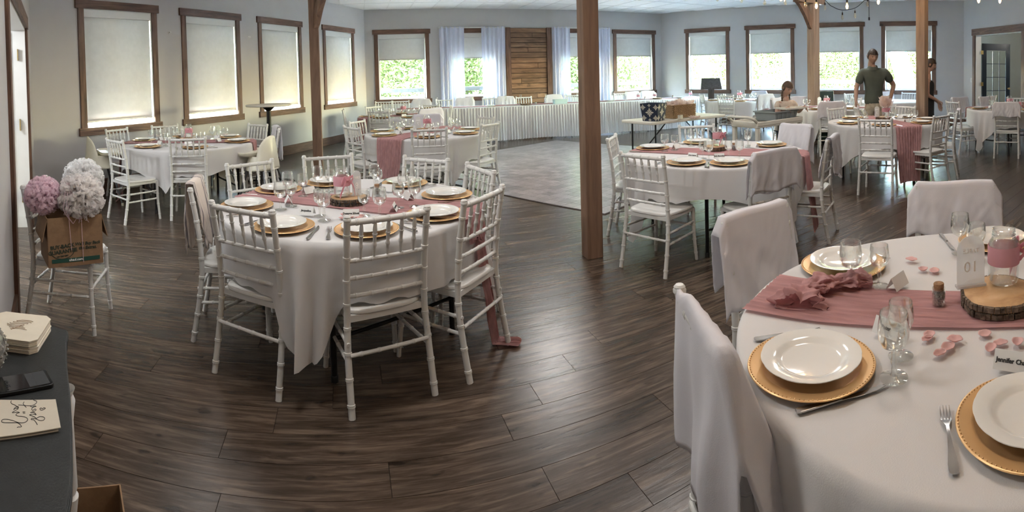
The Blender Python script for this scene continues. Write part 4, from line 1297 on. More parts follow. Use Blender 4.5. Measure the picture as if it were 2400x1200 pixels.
# ------------------------------------------------------------------ posts, beams, wall panel, curtains
def post(x, y, s, deg, label, m_='post'):
    t = empty('timber_post', (x, y, 0), R(deg)); tag(t, label, 'post', 'dark stained timber posts')
    H_ = CEIL if 'woman' in label else (2.90 if 'knotty' in label else 3.008)
    mb = MB(); mb.box((0, 0, H_ / 2), (s, s, H_)); mb.build('shaft', m_, t, smooth=False, bevel=.006)
    return t
p3 = post(.640, 4.358, .141, 14, 'tall dark timber post standing in the middle foreground')
p1 = post(-3.05, 7.83, .150, 17, 'slim dark timber post between the third and fourth left windows')
p2 = post(5.95, 9.25, .185, 17, 'knotty timber post with a curved brace between the right windows', 'post_light')
p4 = post(6.03, 6.13, .155, 22, 'smooth brown timber post hiding the woman', 'post_light')
def brace(px, py, dx, dy, label):
    """curved knee brace from the post up to the beam, direction (dx, dy)"""
    t = empty('knee_brace', (px, py, 0), math.atan2(dy, dx)); tag(t, label, 'brace', 'timber knee braces')
    pts = [(.08, 2.36), (.14, 2.42), (.26, 2.62), (.42, 2.82), (.62, 2.98), (.60, 3.02), (.40, 3.02), (.30, 2.94), (.16, 2.74), (.08, 2.60)]
    mb = MB(); mb.prism(pts, -.045, .045, Matrix.Rotation(PI / 2, 4, 'X')); mb.build('curved_timber', 'post', t, smooth=False, bevel=.006)
    return t
def nrm(a, b): d = math.hypot(b[0] - a[0], b[1] - a[1]); return (b[0] - a[0]) / d, (b[1] - a[1]) / d
d13 = nrm((-3.05, 7.83), (.64, 4.358)); d23 = nrm((5.95, 9.25), (.64, 4.358))
brace(-3.05, 7.83, *d13, 'dark knee brace at the top of the slim left post')
brace(5.95, 9.25, -.957, -.291, 'curved knotty knee brace left of the string lights')
def beam(a, b, ext, label, w_=.15, z=3.11, h=.2):
    d = nrm(a, b); L = math.hypot(b[0] - a[0], b[1] - a[1]) + 2 * ext
    t = empty('ceiling_beam', ((a[0] + b[0]) / 2, (a[1] + b[1]) / 2, z), math.atan2(d[1], d[0])); tag(t, label, 'beam', 'timber ceiling beams')
    mb = MB(); mb.box((0, 0, 0), (L, w_, h)); mb.build('timber', 'post', t, smooth=False, bevel=.006)
beam((-3.05, 7.83), (.64, 4.358), .35, 'dark beam joining the slim left post to the middle post')
beam((5.95, 9.25), (.64, 4.358), .35, 'dark beam running from the knotty post to the middle post')

t = empty('beam_cap', (5.95 - .957 * .12, 9.25 - .291 * .12, 2.955), R(17)); tag(t, 'short timber cap on the knotty post under its beam', 'beam')
mb = MB(); mb.box((0, 0, 0), (.80, .185, .105)); mb.build('timber', 'post_light', t, smooth=False, bevel=.006)
# plank-faced wooden panel on the back wall
AZB, DB = -16.9285, 14.2176
def sb(s): return s_on(LB, BR, AZB, DB, s)
b0, b1 = sb(4.15), sb(5.53)
bp_ = empty('plank_panel'); bp_.matrix_world = TB_ @ Matrix.Translation(((b0 + b1) / 2, 0, 0)); tag(bp_, 'rustic brown plank panel hung between the sheer curtains', 'panel')
W_ = b1 - b0
for sx in (-1, 1):
    mb = MB(); mb.box((sx * (W_ / 2 - .075), -.058, 1.43), (.15, .045, 2.86)); mb.build('stile', 'trim', bp_, smooth=False, bevel=.004)
rg = random.Random(4); z = .03; k = 0
while z < 2.80:
    h = rg.uniform(.128, .152)
    h = min(h, 2.855 - z)
    x = -(W_ / 2 - .15); end = W_ / 2 - .15
    cuts = [x, end] if k % 3 else [x, rg.uniform(-.3, .35), end]
    for a_, b_ in zip(cuts, cuts[1:]):
        mb = MB(); mb.box(((a_ + b_) / 2, -.034 - rg.uniform(0, .008), z + h / 2), (b_ - a_ - .008, .026, h - .014)); mb.build('plank', 'barn', bp_, smooth=False, bevel=.003)
    z += h; k += 1
mb = MB(); mb.box((0, -.012, 1.43), (W_ - .02, .02, 2.84)); mb.build('backing', 'gap', bp_, smooth=False)

def rod(s0, s1, label):
    t = empty('curtain_rod'); t.matrix_world = TB_ @ Matrix.Translation(((s0 + s1) / 2, -.10, 2.86)); tag(t, label, 'curtain rod', 'white curtain rods')
    w_ = s1 - s0
    mb = MB(); mb.tube([(-w_ / 2, 0, 0), (w_ / 2, 0, 0)], .012, 10); mb.build('rod', 'white_paint', t)
    for sx in (-1, 1):
        mb = MB(); mb.box((sx * w_ * .47, .055, 0), (.015, .09, .03)); mb.build('bracket', 'white_paint', t, smooth=False)
rod(sb(2.26), sb(4.14), 'white curtain rod left of the plank panel'); rod(sb(5.54), sb(7.42), 'white curtain rod right of the plank panel')
def sheer(s0, s1, label, seed):
    rg = random.Random(seed); ph = rg.random() * 6
    def fn(a, b):
        n_ = (s1 - s0) * 13
        w2 = (s1 - s0) * (1 - .05 * math.sin(b * PI))
        x = (a - .5) * w2
        amp = .022 + .012 * b
        return (x, -.10 + amp * math.sin(a * n_ * 2 * PI / 1.6 + ph + .4 * math.sin(b * 3)) + .008 * math.sin(a * 40 + b * 2), 2.885 - b * 2.83)
    mb = MB(); mb.grid(90, 18, fn); o = mb.build('sheer_curtain', 'sheer', None, angle=80)
    o.matrix_world = TB_ @ Matrix.Translation(((s0 + s1) / 2, 0, 0)); tag(o, label, 'curtain', 'white sheer curtains')
sheer(sb(2.28), sb(2.97), 'leftmost white sheer curtain beside the back corner window', 1)
sheer(sb(3.45), sb(4.14), 'white sheer curtain touching the plank panel on its left', 2)
sheer(sb(5.54), sb(6.09), 'white sheer curtain touching the plank panel on its right', 3)
sheer(sb(6.95), sb(7.40), 'rightmost white sheer curtain beyond the tall post', 4)

# ------------------------------------------------------------------ doorways
def hinge(par, x, y, z, h=.10):
    mb = MB(); mb.box((x, y, z), (.075, .006, h)); mb.tube([(x, y, z - h / 2), (x, y, z + h / 2)], .007, 8)
    for k in (-1, 1):
        for q in (-1, 1): mb.lathe([(0, 0), (.004, 0), (.003, .004)], 6, (x + k * .022, y - .003, z + q * h * .3))
    mb.build('hinge', 'brass', par, smooth=False)
def door_casing(T, s0, s1, H, n, hc=.17):
    t = empty('door_%d' % n); t.matrix_world = T @ Matrix.Translation((s0, 0, 0)); struct(t); w_ = s1 - s0; c = .12
    for x in (-c / 2, w_ + c / 2):
        mb = MB(); mb.box((x, -.014, H / 2), (c, .028, H)); mb.build('side_casing', 'trim', t, smooth=False, bevel=.003)
    mb = MB(); mb.box((w_ / 2, -.018, H + hc / 2), (w_ + 2 * c + .06, .036, hc)); mb.build('head_casing', 'trimh', t, smooth=False, bevel=.003)
    mb = MB()
    for x in (.01, w_ - .01): mb.box((x, THK / 2, H / 2), (.02, THK, H))
    mb.box((w_ / 2, THK / 2, H - .01), (w_, THK, .02)); mb.build('jamb', 'white_paint', t, smooth=False)
    return t
dR = door_casing(TD_, .60, 2.60, 2.42, 1)
# dark glazed leaf standing open into the next room
lf = empty('door_leaf'); lf.parent = dR; lf.location = (.03, THK + .02, 0); lf.rotation_euler[2] = R(86)
LW, LH = .86, 2.22
mb = MB(); st = .13
mb.box((st / 2, 0, LH / 2), (st, .04, LH)); mb.box((LW - st / 2, 0, LH / 2), (st, .04, LH)); mb.box((LW / 2, 0, LH - .09), (LW, .04, .18)); mb.box((LW / 2, 0, .13), (LW, .04, .26))
mb.build('rails', 'navy', lf, smooth=False, bevel=.003)
mb = MB()
for k in (1, 2): mb.box((st + (LW - 2 * st) * k / 3, 0, LH / 2), (.016, .02, LH - .4))
for k in range(1, 5): mb.box((LW / 2, 0, .26 + (LH - .44) * k / 5), (LW - 2 * st, .02, .016))
mb.build('muntins', 'navy', lf, smooth=False)
mb = MB(); mb.box((LW / 2, 0, LH / 2), (LW - 2 * st, .005, LH - .4)); mb.build('glass_panel', 'pane', lf, smooth=False)
mb = MB(); mb.lathe([(.02, 0), (.02, .006), (.008, .01), (.008, .04), (.026, .05), (.03, .062), (.024, .075), (0, .08)], 14, T=Tm((LW - .06, -.02, 1.02), rx=PI / 2)); mb.lathe([(.02, 0), (.02, .006), (.008, .01), (.008, .04), (.026, .05), (.03, .062), (.024, .075), (0, .08)], 14, T=Tm((LW - .06, .02, 1.02), rx=-PI / 2)); mb.build('door_knob', 'brass', lf)
for z in (.3, 1.15, 1.98): hinge(lf, -.005, -.02, z)
# next room behind it
def room_box(name, T, s0, s1, dep, col, H=2.9, floor_m='gap'):
    t = empty(name); t.matrix_world = T; struct(t)
    for nm, c_, d_, m_ in (('back_wall', ((s0 + s1) / 2, THK + dep + .05, H / 2), (s1 - s0 + .2, .1, H), col), ('side_wall', (s0 - .05, THK + dep / 2, H / 2), (.1, dep, H), col),
                           ('side_wall', (s1 + .05, THK + dep / 2, H / 2), (.1, dep, H), col), ('ceiling_slab', ((s0 + s1) / 2, THK + dep / 2, H + .05), (s1 - s0 + .2, dep + .2, .1), 'ceil'),
                           ('floor_slab', ((s0 + s1) / 2, dep / 2 + .08, -.055), (s1 - s0 + .2, dep + .2, .1), floor_m)):
        mb = MB(); mb.box(c_, d_); mb.build(nm, m_, t, smooth=False)
    return t
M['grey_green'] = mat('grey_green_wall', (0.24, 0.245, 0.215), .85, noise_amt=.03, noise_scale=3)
M['pale_floor'] = mat('pale_tile_floor', (0.55, 0.52, 0.46), .4, noise_amt=.05, noise_scale=5)
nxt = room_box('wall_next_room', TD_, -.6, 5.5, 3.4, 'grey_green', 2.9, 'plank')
ves = room_box('wall_vestibule', TN_, sN0 - .2, sN1 + .4, 2.6, 'wall', 2.7, 'pale_floor')
def point(loc, e, rad, col, name):
    ld = bpy.data.lights.new(name, 'POINT'); ld.energy = e; ld.shadow_soft_size = rad; ld.color = col
    lo = bpy.data.objects.new(name, ld); COL.objects.link(lo); lo.location = loc; return lo
v = TD_ @ Vector((2.2, 1.9, 2.6)); point(v, 14, .12, (1, .93, .82), 'next_room_fill')  # added point light brightens the next room, no fixture modelled
v = TN_ @ Vector(((sN0 + sN1) / 2, 1.6, 2.45)); point(v, 26, .12, (.93, .97, 1), 'vestibule_lamp')
def plate(T, s, z, name, lab, w_=.075, h_=.12):
    t = empty(name); t.matrix_world = T @ Matrix.Translation((s, 0, z)); tag(t, lab, 'switch')
    mb = MB(); mb.box((0, -.003, 0), (w_, .006, h_)); mb.build('cover_plate', 'white_paint', t, smooth=False, bevel=.002)
    mb = MB(); mb.box((0, -.008, 0), (.03, .006, .06)); mb.build('rocker', 'white_paint', t, smooth=False, bevel=.001)
plate(TD_, .40, 1.25, 'light_switch', 'white light switch on the wall beside the dark door frame')
# white double door by the near wall
dN = door_casing(TN_, sN0 + .12, sN1 - .02, 2.25, 2, .14)
wN_ = (sN1 - .02) - (sN0 + .12)
lw = empty('door_leaf'); lw.parent = dN; lw.location = (wN_ - .03, THK + .02, 0); lw.rotation_euler[2] = R(96)
mb = MB(); mb.box((.45, 0, 1.11), (.9, .042, 2.2)); mb.build('slab', 'white_paint', lw, smooth=False, bevel=.003)
for z0, z1 in ((.25, .95), (1.1, 1.95)):
    for x in (.24, .66):
        mb = MB(); mb.box((x, -.022, (z0 + z1) / 2), (.30, .012, z1 - z0)); mb.box((x, .022, (z0 + z1) / 2), (.30, .012, z1 - z0)); mb.build('raised_panel', 'white_paint', lw, smooth=False, bevel=.006)
for z in (.35, 1.16, 1.95): hinge(dN, wN_ - .024, THK * .55, z, .13)

# ------------------------------------------------------------------ head table
HTR = R(14); hx, hy = -2.9, 11.65; hd = (math.cos(HTR), math.sin(HTR)); hn = (-hd[1], hd[0])
def hp(s, v): return (hx + s * hd[0] + v * hn[0], hy + s * hd[1] + v * hn[1])
HL = 8.5; HH = .80
for k in range(4):
    x, y = hp(HL / 4 * (k + .5), .38)
    t = empty('banquet_table', (x, y, 0), HTR); tag(t, ['leftmost', 'second from left', 'second from right', 'rightmost'][k] + ' trestle table of the skirted head table', 'table', 'tables joined as the head table')
    mb = MB(); mb.box((0, 0, HH - .035), (HL / 4 - .01, .74, .05)); mb.build('tabletop', 'table_plastic', t, smooth=False, bevel=.008)
    for sx in (-1, 1):
        for sy in (-1, 1):
            mb = MB(); mb.tube([(sx * .8, sy * .25, 0), (sx * .8, sy * .25, HH - .06)], .014, 8); mb.build('leg', 'black_metal', t)
def htop(a, b):
    u = a * HL; v = b * 1.02 - .13
    z = HH + .004
    if v < 0: z = HH + .004 + v * 1.0; v = -.010
    if v > .76: z = HH - (v - .76); v = .77
    return (u, v, z + .001 * math.sin(u * 9))
mb = MB(); mb.grid(120, 22, htop); o = mb.build('tablecloth', 'linen', None, (hx, hy, 0), HTR, angle=60); tag(o, 'long white cloth over the head table along the back wall', 'tablecloth')
def skirt(s0, s1, label, seed):
    rg = random.Random(seed)
    n_ = int((s1 - s0) * 46)
    jit = [rg.uniform(.5, 1.2) for _ in range(400)]
    def fn(a, b):
        u = s0 + a * (s1 - s0); i = u * 15
        A = jit[int(abs(i)) % 400] * (1 - (i % 1)) + jit[(int(abs(i)) + 1) % 400] * (i % 1)
        w_ = .010 + .030 * b
        y = -.035 - w_ * A * (.9 + math.sin(i * 2 * PI * .98 + .8 * math.sin(u * 2.1 + b))) - .02 * b
        return (u, y, HH - .01 - b * (HH - .04 + .012 * math.sin(u * 3)))
    mb = MB(); mb.grid(n_ * 2, 9, fn); o = mb.build('table_skirt', 'linen', None, (hx, hy, 0), HTR, angle=80)
    tag(o, label, 'table skirt', 'pleated white skirts of the head table')
skirt(-.02, 5.05, 'pleated white skirt along the left part of the head table', 1); skirt(5.0, HL + .02, 'pleated white skirt along the right part of the head table', 2)
o = MB().grid(3, 3, lambda a, b: (0, 0, 0))
# gauze laid along the head table
def fn(a, b):
    u = .3 + a * (HL - .6); v = .22 + b * .28 + .03 * math.sin(u * 2.3)
    return (u, v, HH + .010 + .006 * math.sin(b * 30 + u * 4))
mb = MB(); mb.grid(120, 16, fn); o = mb.build('table_runner', 'pink', None, (hx, hy, 0), HTR, angle=80); tag(o, 'long pink gauze runner along the head table', 'table runner', 'pink gauze runners')
# chairs behind it
HC_ = [(.0, 0, 'plain slatted chair at the left end behind the head table'), (.43, 0, 'plain slatted chair under the back corner window, head table'), (.95, 1, 'blue-white covered chair right of the back corner window'),
       (1.53, 0, 'plain slatted chair at the left edge of the leftmost sheer'), (2.05, 1, 'covered chair before the leftmost sheer, head table'), (2.72, 0, 'plain slatted chair between the two left sheers'),
       (3.12, 1, 'covered chair left of the plank panel foot'), (3.60, 0, 'plain slatted chair before the plank panel'), (4.43, 1, 'wide covered chair at the right foot of the plank panel'),
       (4.95, 0, 'plain slatted chair just left of the tall post, head table'), (6.38, 0, 'plain slatted chair right of the tall post, head table'), (6.75, 1, 'bluish covered chair before the right back window'), (7.25, 1, 'bluish covered chair at the right end of the head table')]
for s, cov, lb in HC_:
    x, y = hp(s, .98)
    c = place_chair(x, y, math.degrees(HTR) + 180, 'white ' + lb if 'cover' not in lb else lb.replace('chair', 'white chair'), 'chairs behind the head table', 1.05)
    placed.append((c, lb))
    if cov: drape(len(placed) - 1, 'cloth over the ' + lb.replace('covered ', '').replace('blue-white ', '').replace('bluish ', ''), .3, .3, .52, 30 + int(s * 10), dome=.015, group='covers on the head table chairs')
pl = {}
for s, v_, kind, lb in [(1.25, .3, 'flute', 'at the left end'), (2.1, .3, 'flute', 'before the leftmost sheer'), (2.9, .3, 'flute', 'between the left sheers'), (3.28, .32, 'flute', 'left of the plank panel slatted chair'),
                        (3.92, .32, 'flute', 'right of the plank panel slatted chair'), (4.75, .3, 'flute', 'behind the pale blue box'), (6.1, .3, 'flute', 'just right of the tall post'), (6.75, .3, 'flute', 'beside the first right jar')]:
    x, y = hp(s, v_); drop(kind, (x, y, HH + .018), 0, 'champagne flute on the head table, ' + lb)
for s, v_, lb in [(6.45, .28, 'left of the right-hand jars on the head table'), (6.95, .3, 'middle of the right-hand jars on the head table'), (8.1, .3, 'at the right end of the head table')]:
    x, y = hp(s, v_); make_jar(x, y, HH + .018, 20, 'glass jar with pale band, ' + lb, bow=False)
for s, lb in [(3.35, 'left of the pale blue box'), (6.95, 'below the middle jar'), (1.0, 'near its left end')]:
    x, y = hp(s, .16); make_slice(x, y, HH + .005, .115, 0, 'wood slice on the head table ' + lb, .035)
for s, lb in [(3.62, 'between wood slice and pale box'), (4.95, 'right of the pale box'), (6.6, 'left of the rightmost wood slice'), (7.45, 'near the right end')]:
    x, y = hp(s, .2); make_candy(x, y, HH + .012, 'small corked jar on the head table ' + lb)
x, y = hp(4.22, .14); t = empty('tissue_box', (x, y, HH + .006), HTR + .1); tag(t, 'pale blue box on the front edge of the head table', 'box')
M['pale_blue'] = mat('pale_blue_card', (.42, .56, .58), .7, noise_amt=.05)
mb = MB(); mb.box((0, 0, .05), (.33, .14, .10)); mb.build('body', 'pale_blue', t, smooth=False, bevel=.003)
mb = MB(); mb.box((0, 0, .1015), (.34, .15, .012)); mb.build('lid', 'pale_blue', t, smooth=False, bevel=.003)
for s in (2.5, 5.6, 7.7):
    x, y = hp(s, .2); drop('plate', (x, y, HH + .012), 0, 'white plate on the head table %s' % {2.5: 'before the left sheers', 5.6: 'behind the tall post', 7.7: 'near the right end'}[s])

# ------------------------------------------------------------------ folding table with bins
ft = empty('folding_table', (2.66, 8.33, 0), R(28)); ft.scale = (1, 1, 1.03); tag(ft, 'beige folding table with black legs holding bin and basket', 'table')
mb = MB(); mb.box((0, 0, .738), (1.76, .70, .045)); mb.build('tabletop', 'table_plastic', ft, smooth=False, bevel=.012)
for sx in (-1, 1):
    for sy in (-1, 1):
        mb = MB(); mb.tube([(sx * .72, sy * .27, 0), (sx * .72, sy * .27, .72)], .014, 8); mb.build('leg', 'black_metal', ft)
    mb = MB(); mb.tube([(sx * .72, -.27, .16), (sx * .72, .27, .16)], .011, 8); mb.tube([(sx * .72, -.27, .30), (sx * .72, .27, .30)], .011, 8); mb.build('leg_brace', 'black_metal', ft)
    mb = MB(); mb.tube([(sx * .72, 0, .30), (sx * .2, 0, .71)], .010, 8); mb.build('folding_strut', 'black_metal', ft)
ZF = .762 * 1.03
M['navy_damask'] = mat('navy_fabric', (.018, .028, .055), .8, noise_amt=.1, bump=.2)
M['damask'] = mat('cream_print', (.60, .57, .48), .8)
bn = empty('fabric_bin', (2.16, 7.88, ZF), R(48)); tag(bn, 'navy storage bin with cream damask print on the folding table', 'bin')
mb = MB(); w_ = .30; h_ = .27
for sx, sy, rz_ in ((0, -1, 0), (1, 0, PI / 2), (0, 1, PI), (-1, 0, -PI / 2)):
    vs = [(-w_ * .42, -w_ * .42, 0), (w_ * .42, -w_ * .42, 0), (w_ * .52, -w_ * .52, h_), (-w_ * .52, -w_ * .52, h_), (-w_ * .40, -w_ * .40, .01), (w_ * .40, -w_ * .40, .01), (w_ * .50, -w_ * .50, h_), (-w_ * .50, -w_ * .50, h_)]
    mb.add(vs, [(0, 1, 2, 3), (5, 4, 7, 6), (3, 2, 6, 7)], Matrix.Rotation(rz_, 4, 'Z'))
mb.box((0, 0, .006), (w_ * .84, w_ * .84, .01)); mb.build('body', 'navy_damask', bn, smooth=False)
def damask(mb, cx_, cz, s, T):
    for k in range(8):
        a = k * PI / 4; L_ = s * (1 if k % 2 == 0 else .7)
        mb.add([(cx_ + math.cos(a) * s * .12 - math.sin(a) * s * .02, -.0015, cz + math.sin(a) * s * .12 + math.cos(a) * s * .02), (cx_ + math.cos(a - .35) * L_ * .6, -.0015, cz + math.sin(a - .35) * L_ * .6), (cx_ + math.cos(a) * L_, -.0015, cz + math.sin(a) * L_), (cx_ + math.cos(a + .35) * L_ * .6, -.0015, cz + math.sin(a + .35) * L_ * .6)], [(0, 1, 2, 3)], T)
    mb.add([(cx_ + s * .16 * math.cos(q * PI / 5), -.0016, cz + s * .16 * math.sin(q * PI / 5)) for q in range(10)], [tuple(range(10))], T)
for rz_ in (0, PI / 2, PI, -PI / 2):
    T = Matrix.Rotation(rz_, 4, 'Z') @ Matrix.Translation((0, -w_ * .42, 0)) @ Matrix.Rotation(math.atan2(w_ * .10, h_), 4, 'X')
    for cx_, cz, s in ((0, .135, .075), (-.10, .05, .05), (.10, .05, .05), (-.11, .215, .05), (.11, .215, .05), (0, .245, .03), (0, .02, .03)):
        mb = MB(); damask(mb, cx_, cz, s, T); mb.build('damask_motif', 'damask', bn, smooth=False)['kind'] = 'stuff'
bk = empty('wicker_basket', (2.68, 8.22, ZF), R(28)); tag(bk, 'long wicker basket heaped with blush tulle on the folding table', 'basket')
M['wicker'] = mat('wicker', (.36, .23, .12), .75, noise_amt=.45, noise_scale=70)
for lay in range(13):
    mb = MB(); z = .012 + lay * .0165; ex = .006 * lay / 12
    pts = []
    for (ax, ay), (bx_, by) in (((-.26, -.13), (.26, -.13)), ((.26, -.13), (.26, .13)), ((.26, .13), (-.26, .13)), ((-.26, .13), (-.26, -.13))):
        n_ = int(math.hypot(bx_ - ax, by - ay) / .02)
        for q in range(n_):
            u = q / n_; nx, ny = (by - ay), -(bx_ - ax); l_ = math.hypot(nx, ny); wv = .005 * math.cos(q * PI + lay * PI)
            pts.append((ax + (bx_ - ax) * u + nx / l_ * (wv + ex), ay + (by - ay) * u + ny / l_ * (wv + ex), z))
    pts.append(pts[0]); mb.tube(pts, .0095, 6, cap=False); mb.build('woven_band', 'wicker', bk)
mb = MB(); mb.box((0, 0, .006), (.5, .25, .01)); mb.build('base', 'wicker', bk, smooth=False)
M['tulle'] = fabric_mat('blush_tulle', (.84, .70, .63), .5, .08, 200, .25, 8, 0)
M['tulle_white'] = fabric_mat('white_tulle', (.98, .98, .98), .5, .03, 200, .25, 8, 0)
M['tulle_pink'] = fabric_mat('pink_tulle', (.98, .80, .88), .5, .05, 200, .25, 8, 0)
M['tulle_cream'] = fabric_mat('cream_tulle', (.97, .94, .93), .5, .04, 200, .25, 8, 0)
def tulle_heap(x, y, z, w_, d_, h_, seed, m_, label, rz=0, n_=26):
    rg = random.Random(seed); mb = MB()
    for k in range(n_):
        cx_, cy_ = rg.uniform(-w_, w_) * .8, rg.uniform(-d_, d_) * .8; a0 = rg.random() * 6; s_ = rg.uniform(.03, .06)
        hh = h_ * (1 - (cx_ / w_) ** 2 * .5) * rg.uniform(.5, 1.1)
        mb.grid(7, 5, lambda a, b: (cx_ + s_ * math.cos(a0 + a * 3) * (.4 + b), cy_ + s_ * math.sin(a0 + a * 3) * (.4 + b), hh * b + .012 * math.sin(a * 14 + k)))
    o = mb.build('tulle', m_, None, (x, y, z), rz, angle=80); tag(o, label, 'tulle'); return o
tulle_heap(2.68, 8.22, ZF + .19, .25, .12, .11, 1, 'tulle', 'blush tulle spilling over the wicker basket', R(28), 40)
tulle_heap(2.88, 8.02, ZF, .12, .05, .03, 2, 'tulle', 'flat scraps of blush tulle before the wicker basket', R(28), 12)
sb_ = empty('small_box', (2.60, 7.90, ZF), R(40)); tag(sb_, 'tiny tan box at the front edge of the folding table', 'box')
mb = MB(); mb.box((0, 0, .035), (.08, .05, .07)); mb.build('body', 'damask', sb_, smooth=False, bevel=.002); mb = MB(); mb.box((0, 0, .0725), (.086, .056, .008)); mb.build('lid', 'board', sb_, smooth=False)

# ------------------------------------------------------------------ serving cart, bus tub, tray
ct = empty('serving_cart', (3.44, 6.53, 0), R(24)); tag(ct, 'cream two-shelf serving cart behind the covered chairs', 'cart')
for z, nm in ((.80, 'top_shelf'), (.28, 'bottom_shelf')):
    mb = MB(); mb.box((0, 0, z), (1.04, .46, .035)); mb.box((0, -.225, z + .035), (1.04, .02, .06)); mb.box((0, .225, z + .035), (1.04, .02, .06)); mb.box((-.51, 0, z + .035), (.02, .46, .06)); mb.box((.51, 0, z + .035), (.02, .46, .06))
    mb.build(nm, 'table_plastic', ct, smooth=False, bevel=.008)
for sx in (-1, 1):
    for sy in (-1, 1):
        mb = MB(); mb.box((sx * .48, sy * .20, .46), (.06, .05, .70)); l_ = mb.build('leg', 'table_plastic', ct, smooth=False, bevel=.01)
        mb = MB(); mb.tube([(sx * .48 - .015, sy * .2, .05), (sx * .48 + .015, sy * .2, .05)], .05, 12); mb.build('caster', 'black_metal', l_)
mb = MB(); mb.tube(smooth_path([(-.50, -.21, .85), (-.60, -.20, .92), (-.62, 0, .93), (-.60, .20, .92), (-.50, .21, .85)], 6), .02, 8); mb.build('push_handle', 'table_plastic', ct)
M['grey_plastic'] = mat('grey_plastic_tub', (.21, .24, .25), .45, noise_amt=.04)
bt = empty('bus_tub', (3.62, 6.62, .835), R(24)); tag(bt, 'grey plastic bus tub on the serving cart', 'tub')
mb = MB(); w1, d1, h1 = .27, .19, .13
o4 = lambda s_, z: [(-w1 * s_, -d1 * s_, z), (w1 * s_, -d1 * s_, z), (w1 * s_, d1 * s_, z), (-w1 * s_, d1 * s_, z)]
vs = o4(.88, 0) + o4(1, h1) + o4(1.05, h1) + o4(1.05, h1 - .015) + o4(.97, h1) + o4(.86, .008)
fs = [(3, 2, 1, 0)]
for k in range(4):
    q = (k + 1) % 4; fs += [(k, q, 4 + q, 4 + k), (16 + k, 20 + k, 20 + q, 16 + q), (8 + k, 12 + k, 12 + q, 8 + q), (4 + k, 8 + k, 8 + q, 4 + q) if 0 else (16 + k, 16 + q, 8 + q, 8 + k)]
fs.append((20, 21, 22, 23)); mb.add(vs, fs); mb.build('body', 'grey_plastic', bt, smooth=False)
for k in range(5):
    mb = MB(); mb.box((-.2 + k * .1, -d1 * .97, .06), (.012, .012, .09)); mb.build('rib', 'grey_plastic', bt, smooth=False)
ty = empty('serving_tray', (3.86, 6.60, .975), R(10)); tag(ty, 'cream tray resting on the bus tub in the girl\'s hands', 'tray')
mb = MB(); mb.box((0, 0, .006), (.40, .26, .012)); mb.box((0, -.125, .018), (.40, .012, .02)); mb.box((0, .125, .018), (.40, .012, .02)); mb.box((-.195, 0, .018), (.012, .25, .02)); mb.box((.195, 0, .018), (.012, .25, .02)); mb.build('pan', 'table_plastic', ty, smooth=False, bevel=.003)

# lectern and dark box
lc = empty('lectern', (5.05, 12.75, 0), R(-20)); tag(lc, 'dark wooden lectern with a slanted top against the first right window', 'lectern')
M['dark_wood'] = wood_mat('dark_wood', (.03, .022, .018), (.06, .05, .045), (.10, .085, .08), .5, (9, 9, 1))
mb = MB(); mb.box((0, 0, .56), (.16, .14, 1.08)); mb.build('column', 'dark_wood', lc, smooth=False, bevel=.004)
mb = MB(); mb.box((0, 0, .02), (.50, .42, .04)); mb.build('base', 'dark_wood', lc, smooth=False, bevel=.004)
mb = MB(); mb.add([(-.27, -.22, 1.06), (.27, -.22, 1.06), (.24, .2, 1.30), (-.24, .2, 1.30), (-.27, -.22, 1.10), (.27, -.22, 1.10), (.24, .2, 1.345), (-.24, .2, 1.345)], [(3, 2, 1, 0), (4, 5, 6, 7), (0, 1, 5, 4), (1, 2, 6, 5), (2, 3, 7, 6), (3, 0, 4, 7)]); mb.build('reading_top', 'dark_wood', lc, smooth=False)
M['dkgreen'] = mat('dark_green_case', (.02, .045, .042), .5, noise_amt=.08)
gb = empty('case', (6.30, 9.35, 0), R(-30)); tag(gb, 'dark green upright case below the second right window post', 'case')
mb = MB(); mb.box((0, 0, .66), (.36, .14, .84)); mb.build('shell', 'dkgreen', gb, smooth=False, bevel=.01)
mb = MB(); mb.tube([(-.07, 0, .955), (-.07, 0, .975), (.07, 0, .975), (.07, 0, .955)], .007, 6); mb.build('handle', 'black_metal', gb)
mb = MB(); mb.box((0, 0, .12), (.30, .22, .24)); mb.build('stand', 'dkgreen', gb, smooth=False, bevel=.01)

# small things on and around the far tables
for s, z, lb in (((sL[0] + sL[1]) / 2, 2.42, 'between the first and second left windows'), ((sL[1] + sL[2]) / 2, 2.42, 'between the second and third left windows')):
    t = empty('wall_hook'); t.matrix_world = TL_ @ Matrix.Translation((s, 0, z)); tag(t, 'small white wall hook ' + lb, 'hook', 'white wall hooks')
    mb = MB(); mb.lathe([(0, 0), (.022, 0), (.022, .006), (.009, .01), (.009, .03), (.014, .04), (0, .046)], 12, T=Matrix.Rotation(PI / 2, 4, 'X')); mb.build('knob', 'white_paint', t)
vz = empty('glass_vase', (7.92, 6.14, ZA * FAR)); tag(vz, 'flared glass vase on the doorway table', 'vase')
mb = MB(); mb.lathe([(0, 0), (.05, 0), (.052, .01), (.045, .05), (.05, .12), (.085, .24), (.082, .24), (.046, .12), (.04, .05), (0, .012)], 20); mb.build('vessel', 'glass', vz)
pb = empty('gift_box', (8.22, 5.72, ZA * FAR), .3); tag(pb, 'pink box beside the vase on the doorway table', 'box')
mb = MB(); mb.box((0, 0, .05), (.20, .13, .10)); mb.build('body', 'ribbon', pb, smooth=False, bevel=.003); mb = MB(); mb.box((0, 0, .106), (.21, .14, .014)); mb.build('lid', 'ribbon', pb, smooth=False)
tulle_heap(5.04, 5.90, ZA * 1.03 + .2, .08, .08, .16, 31, 'tulle', 'blush tulle bow standing up from the jar on the right post table', 0, 16)

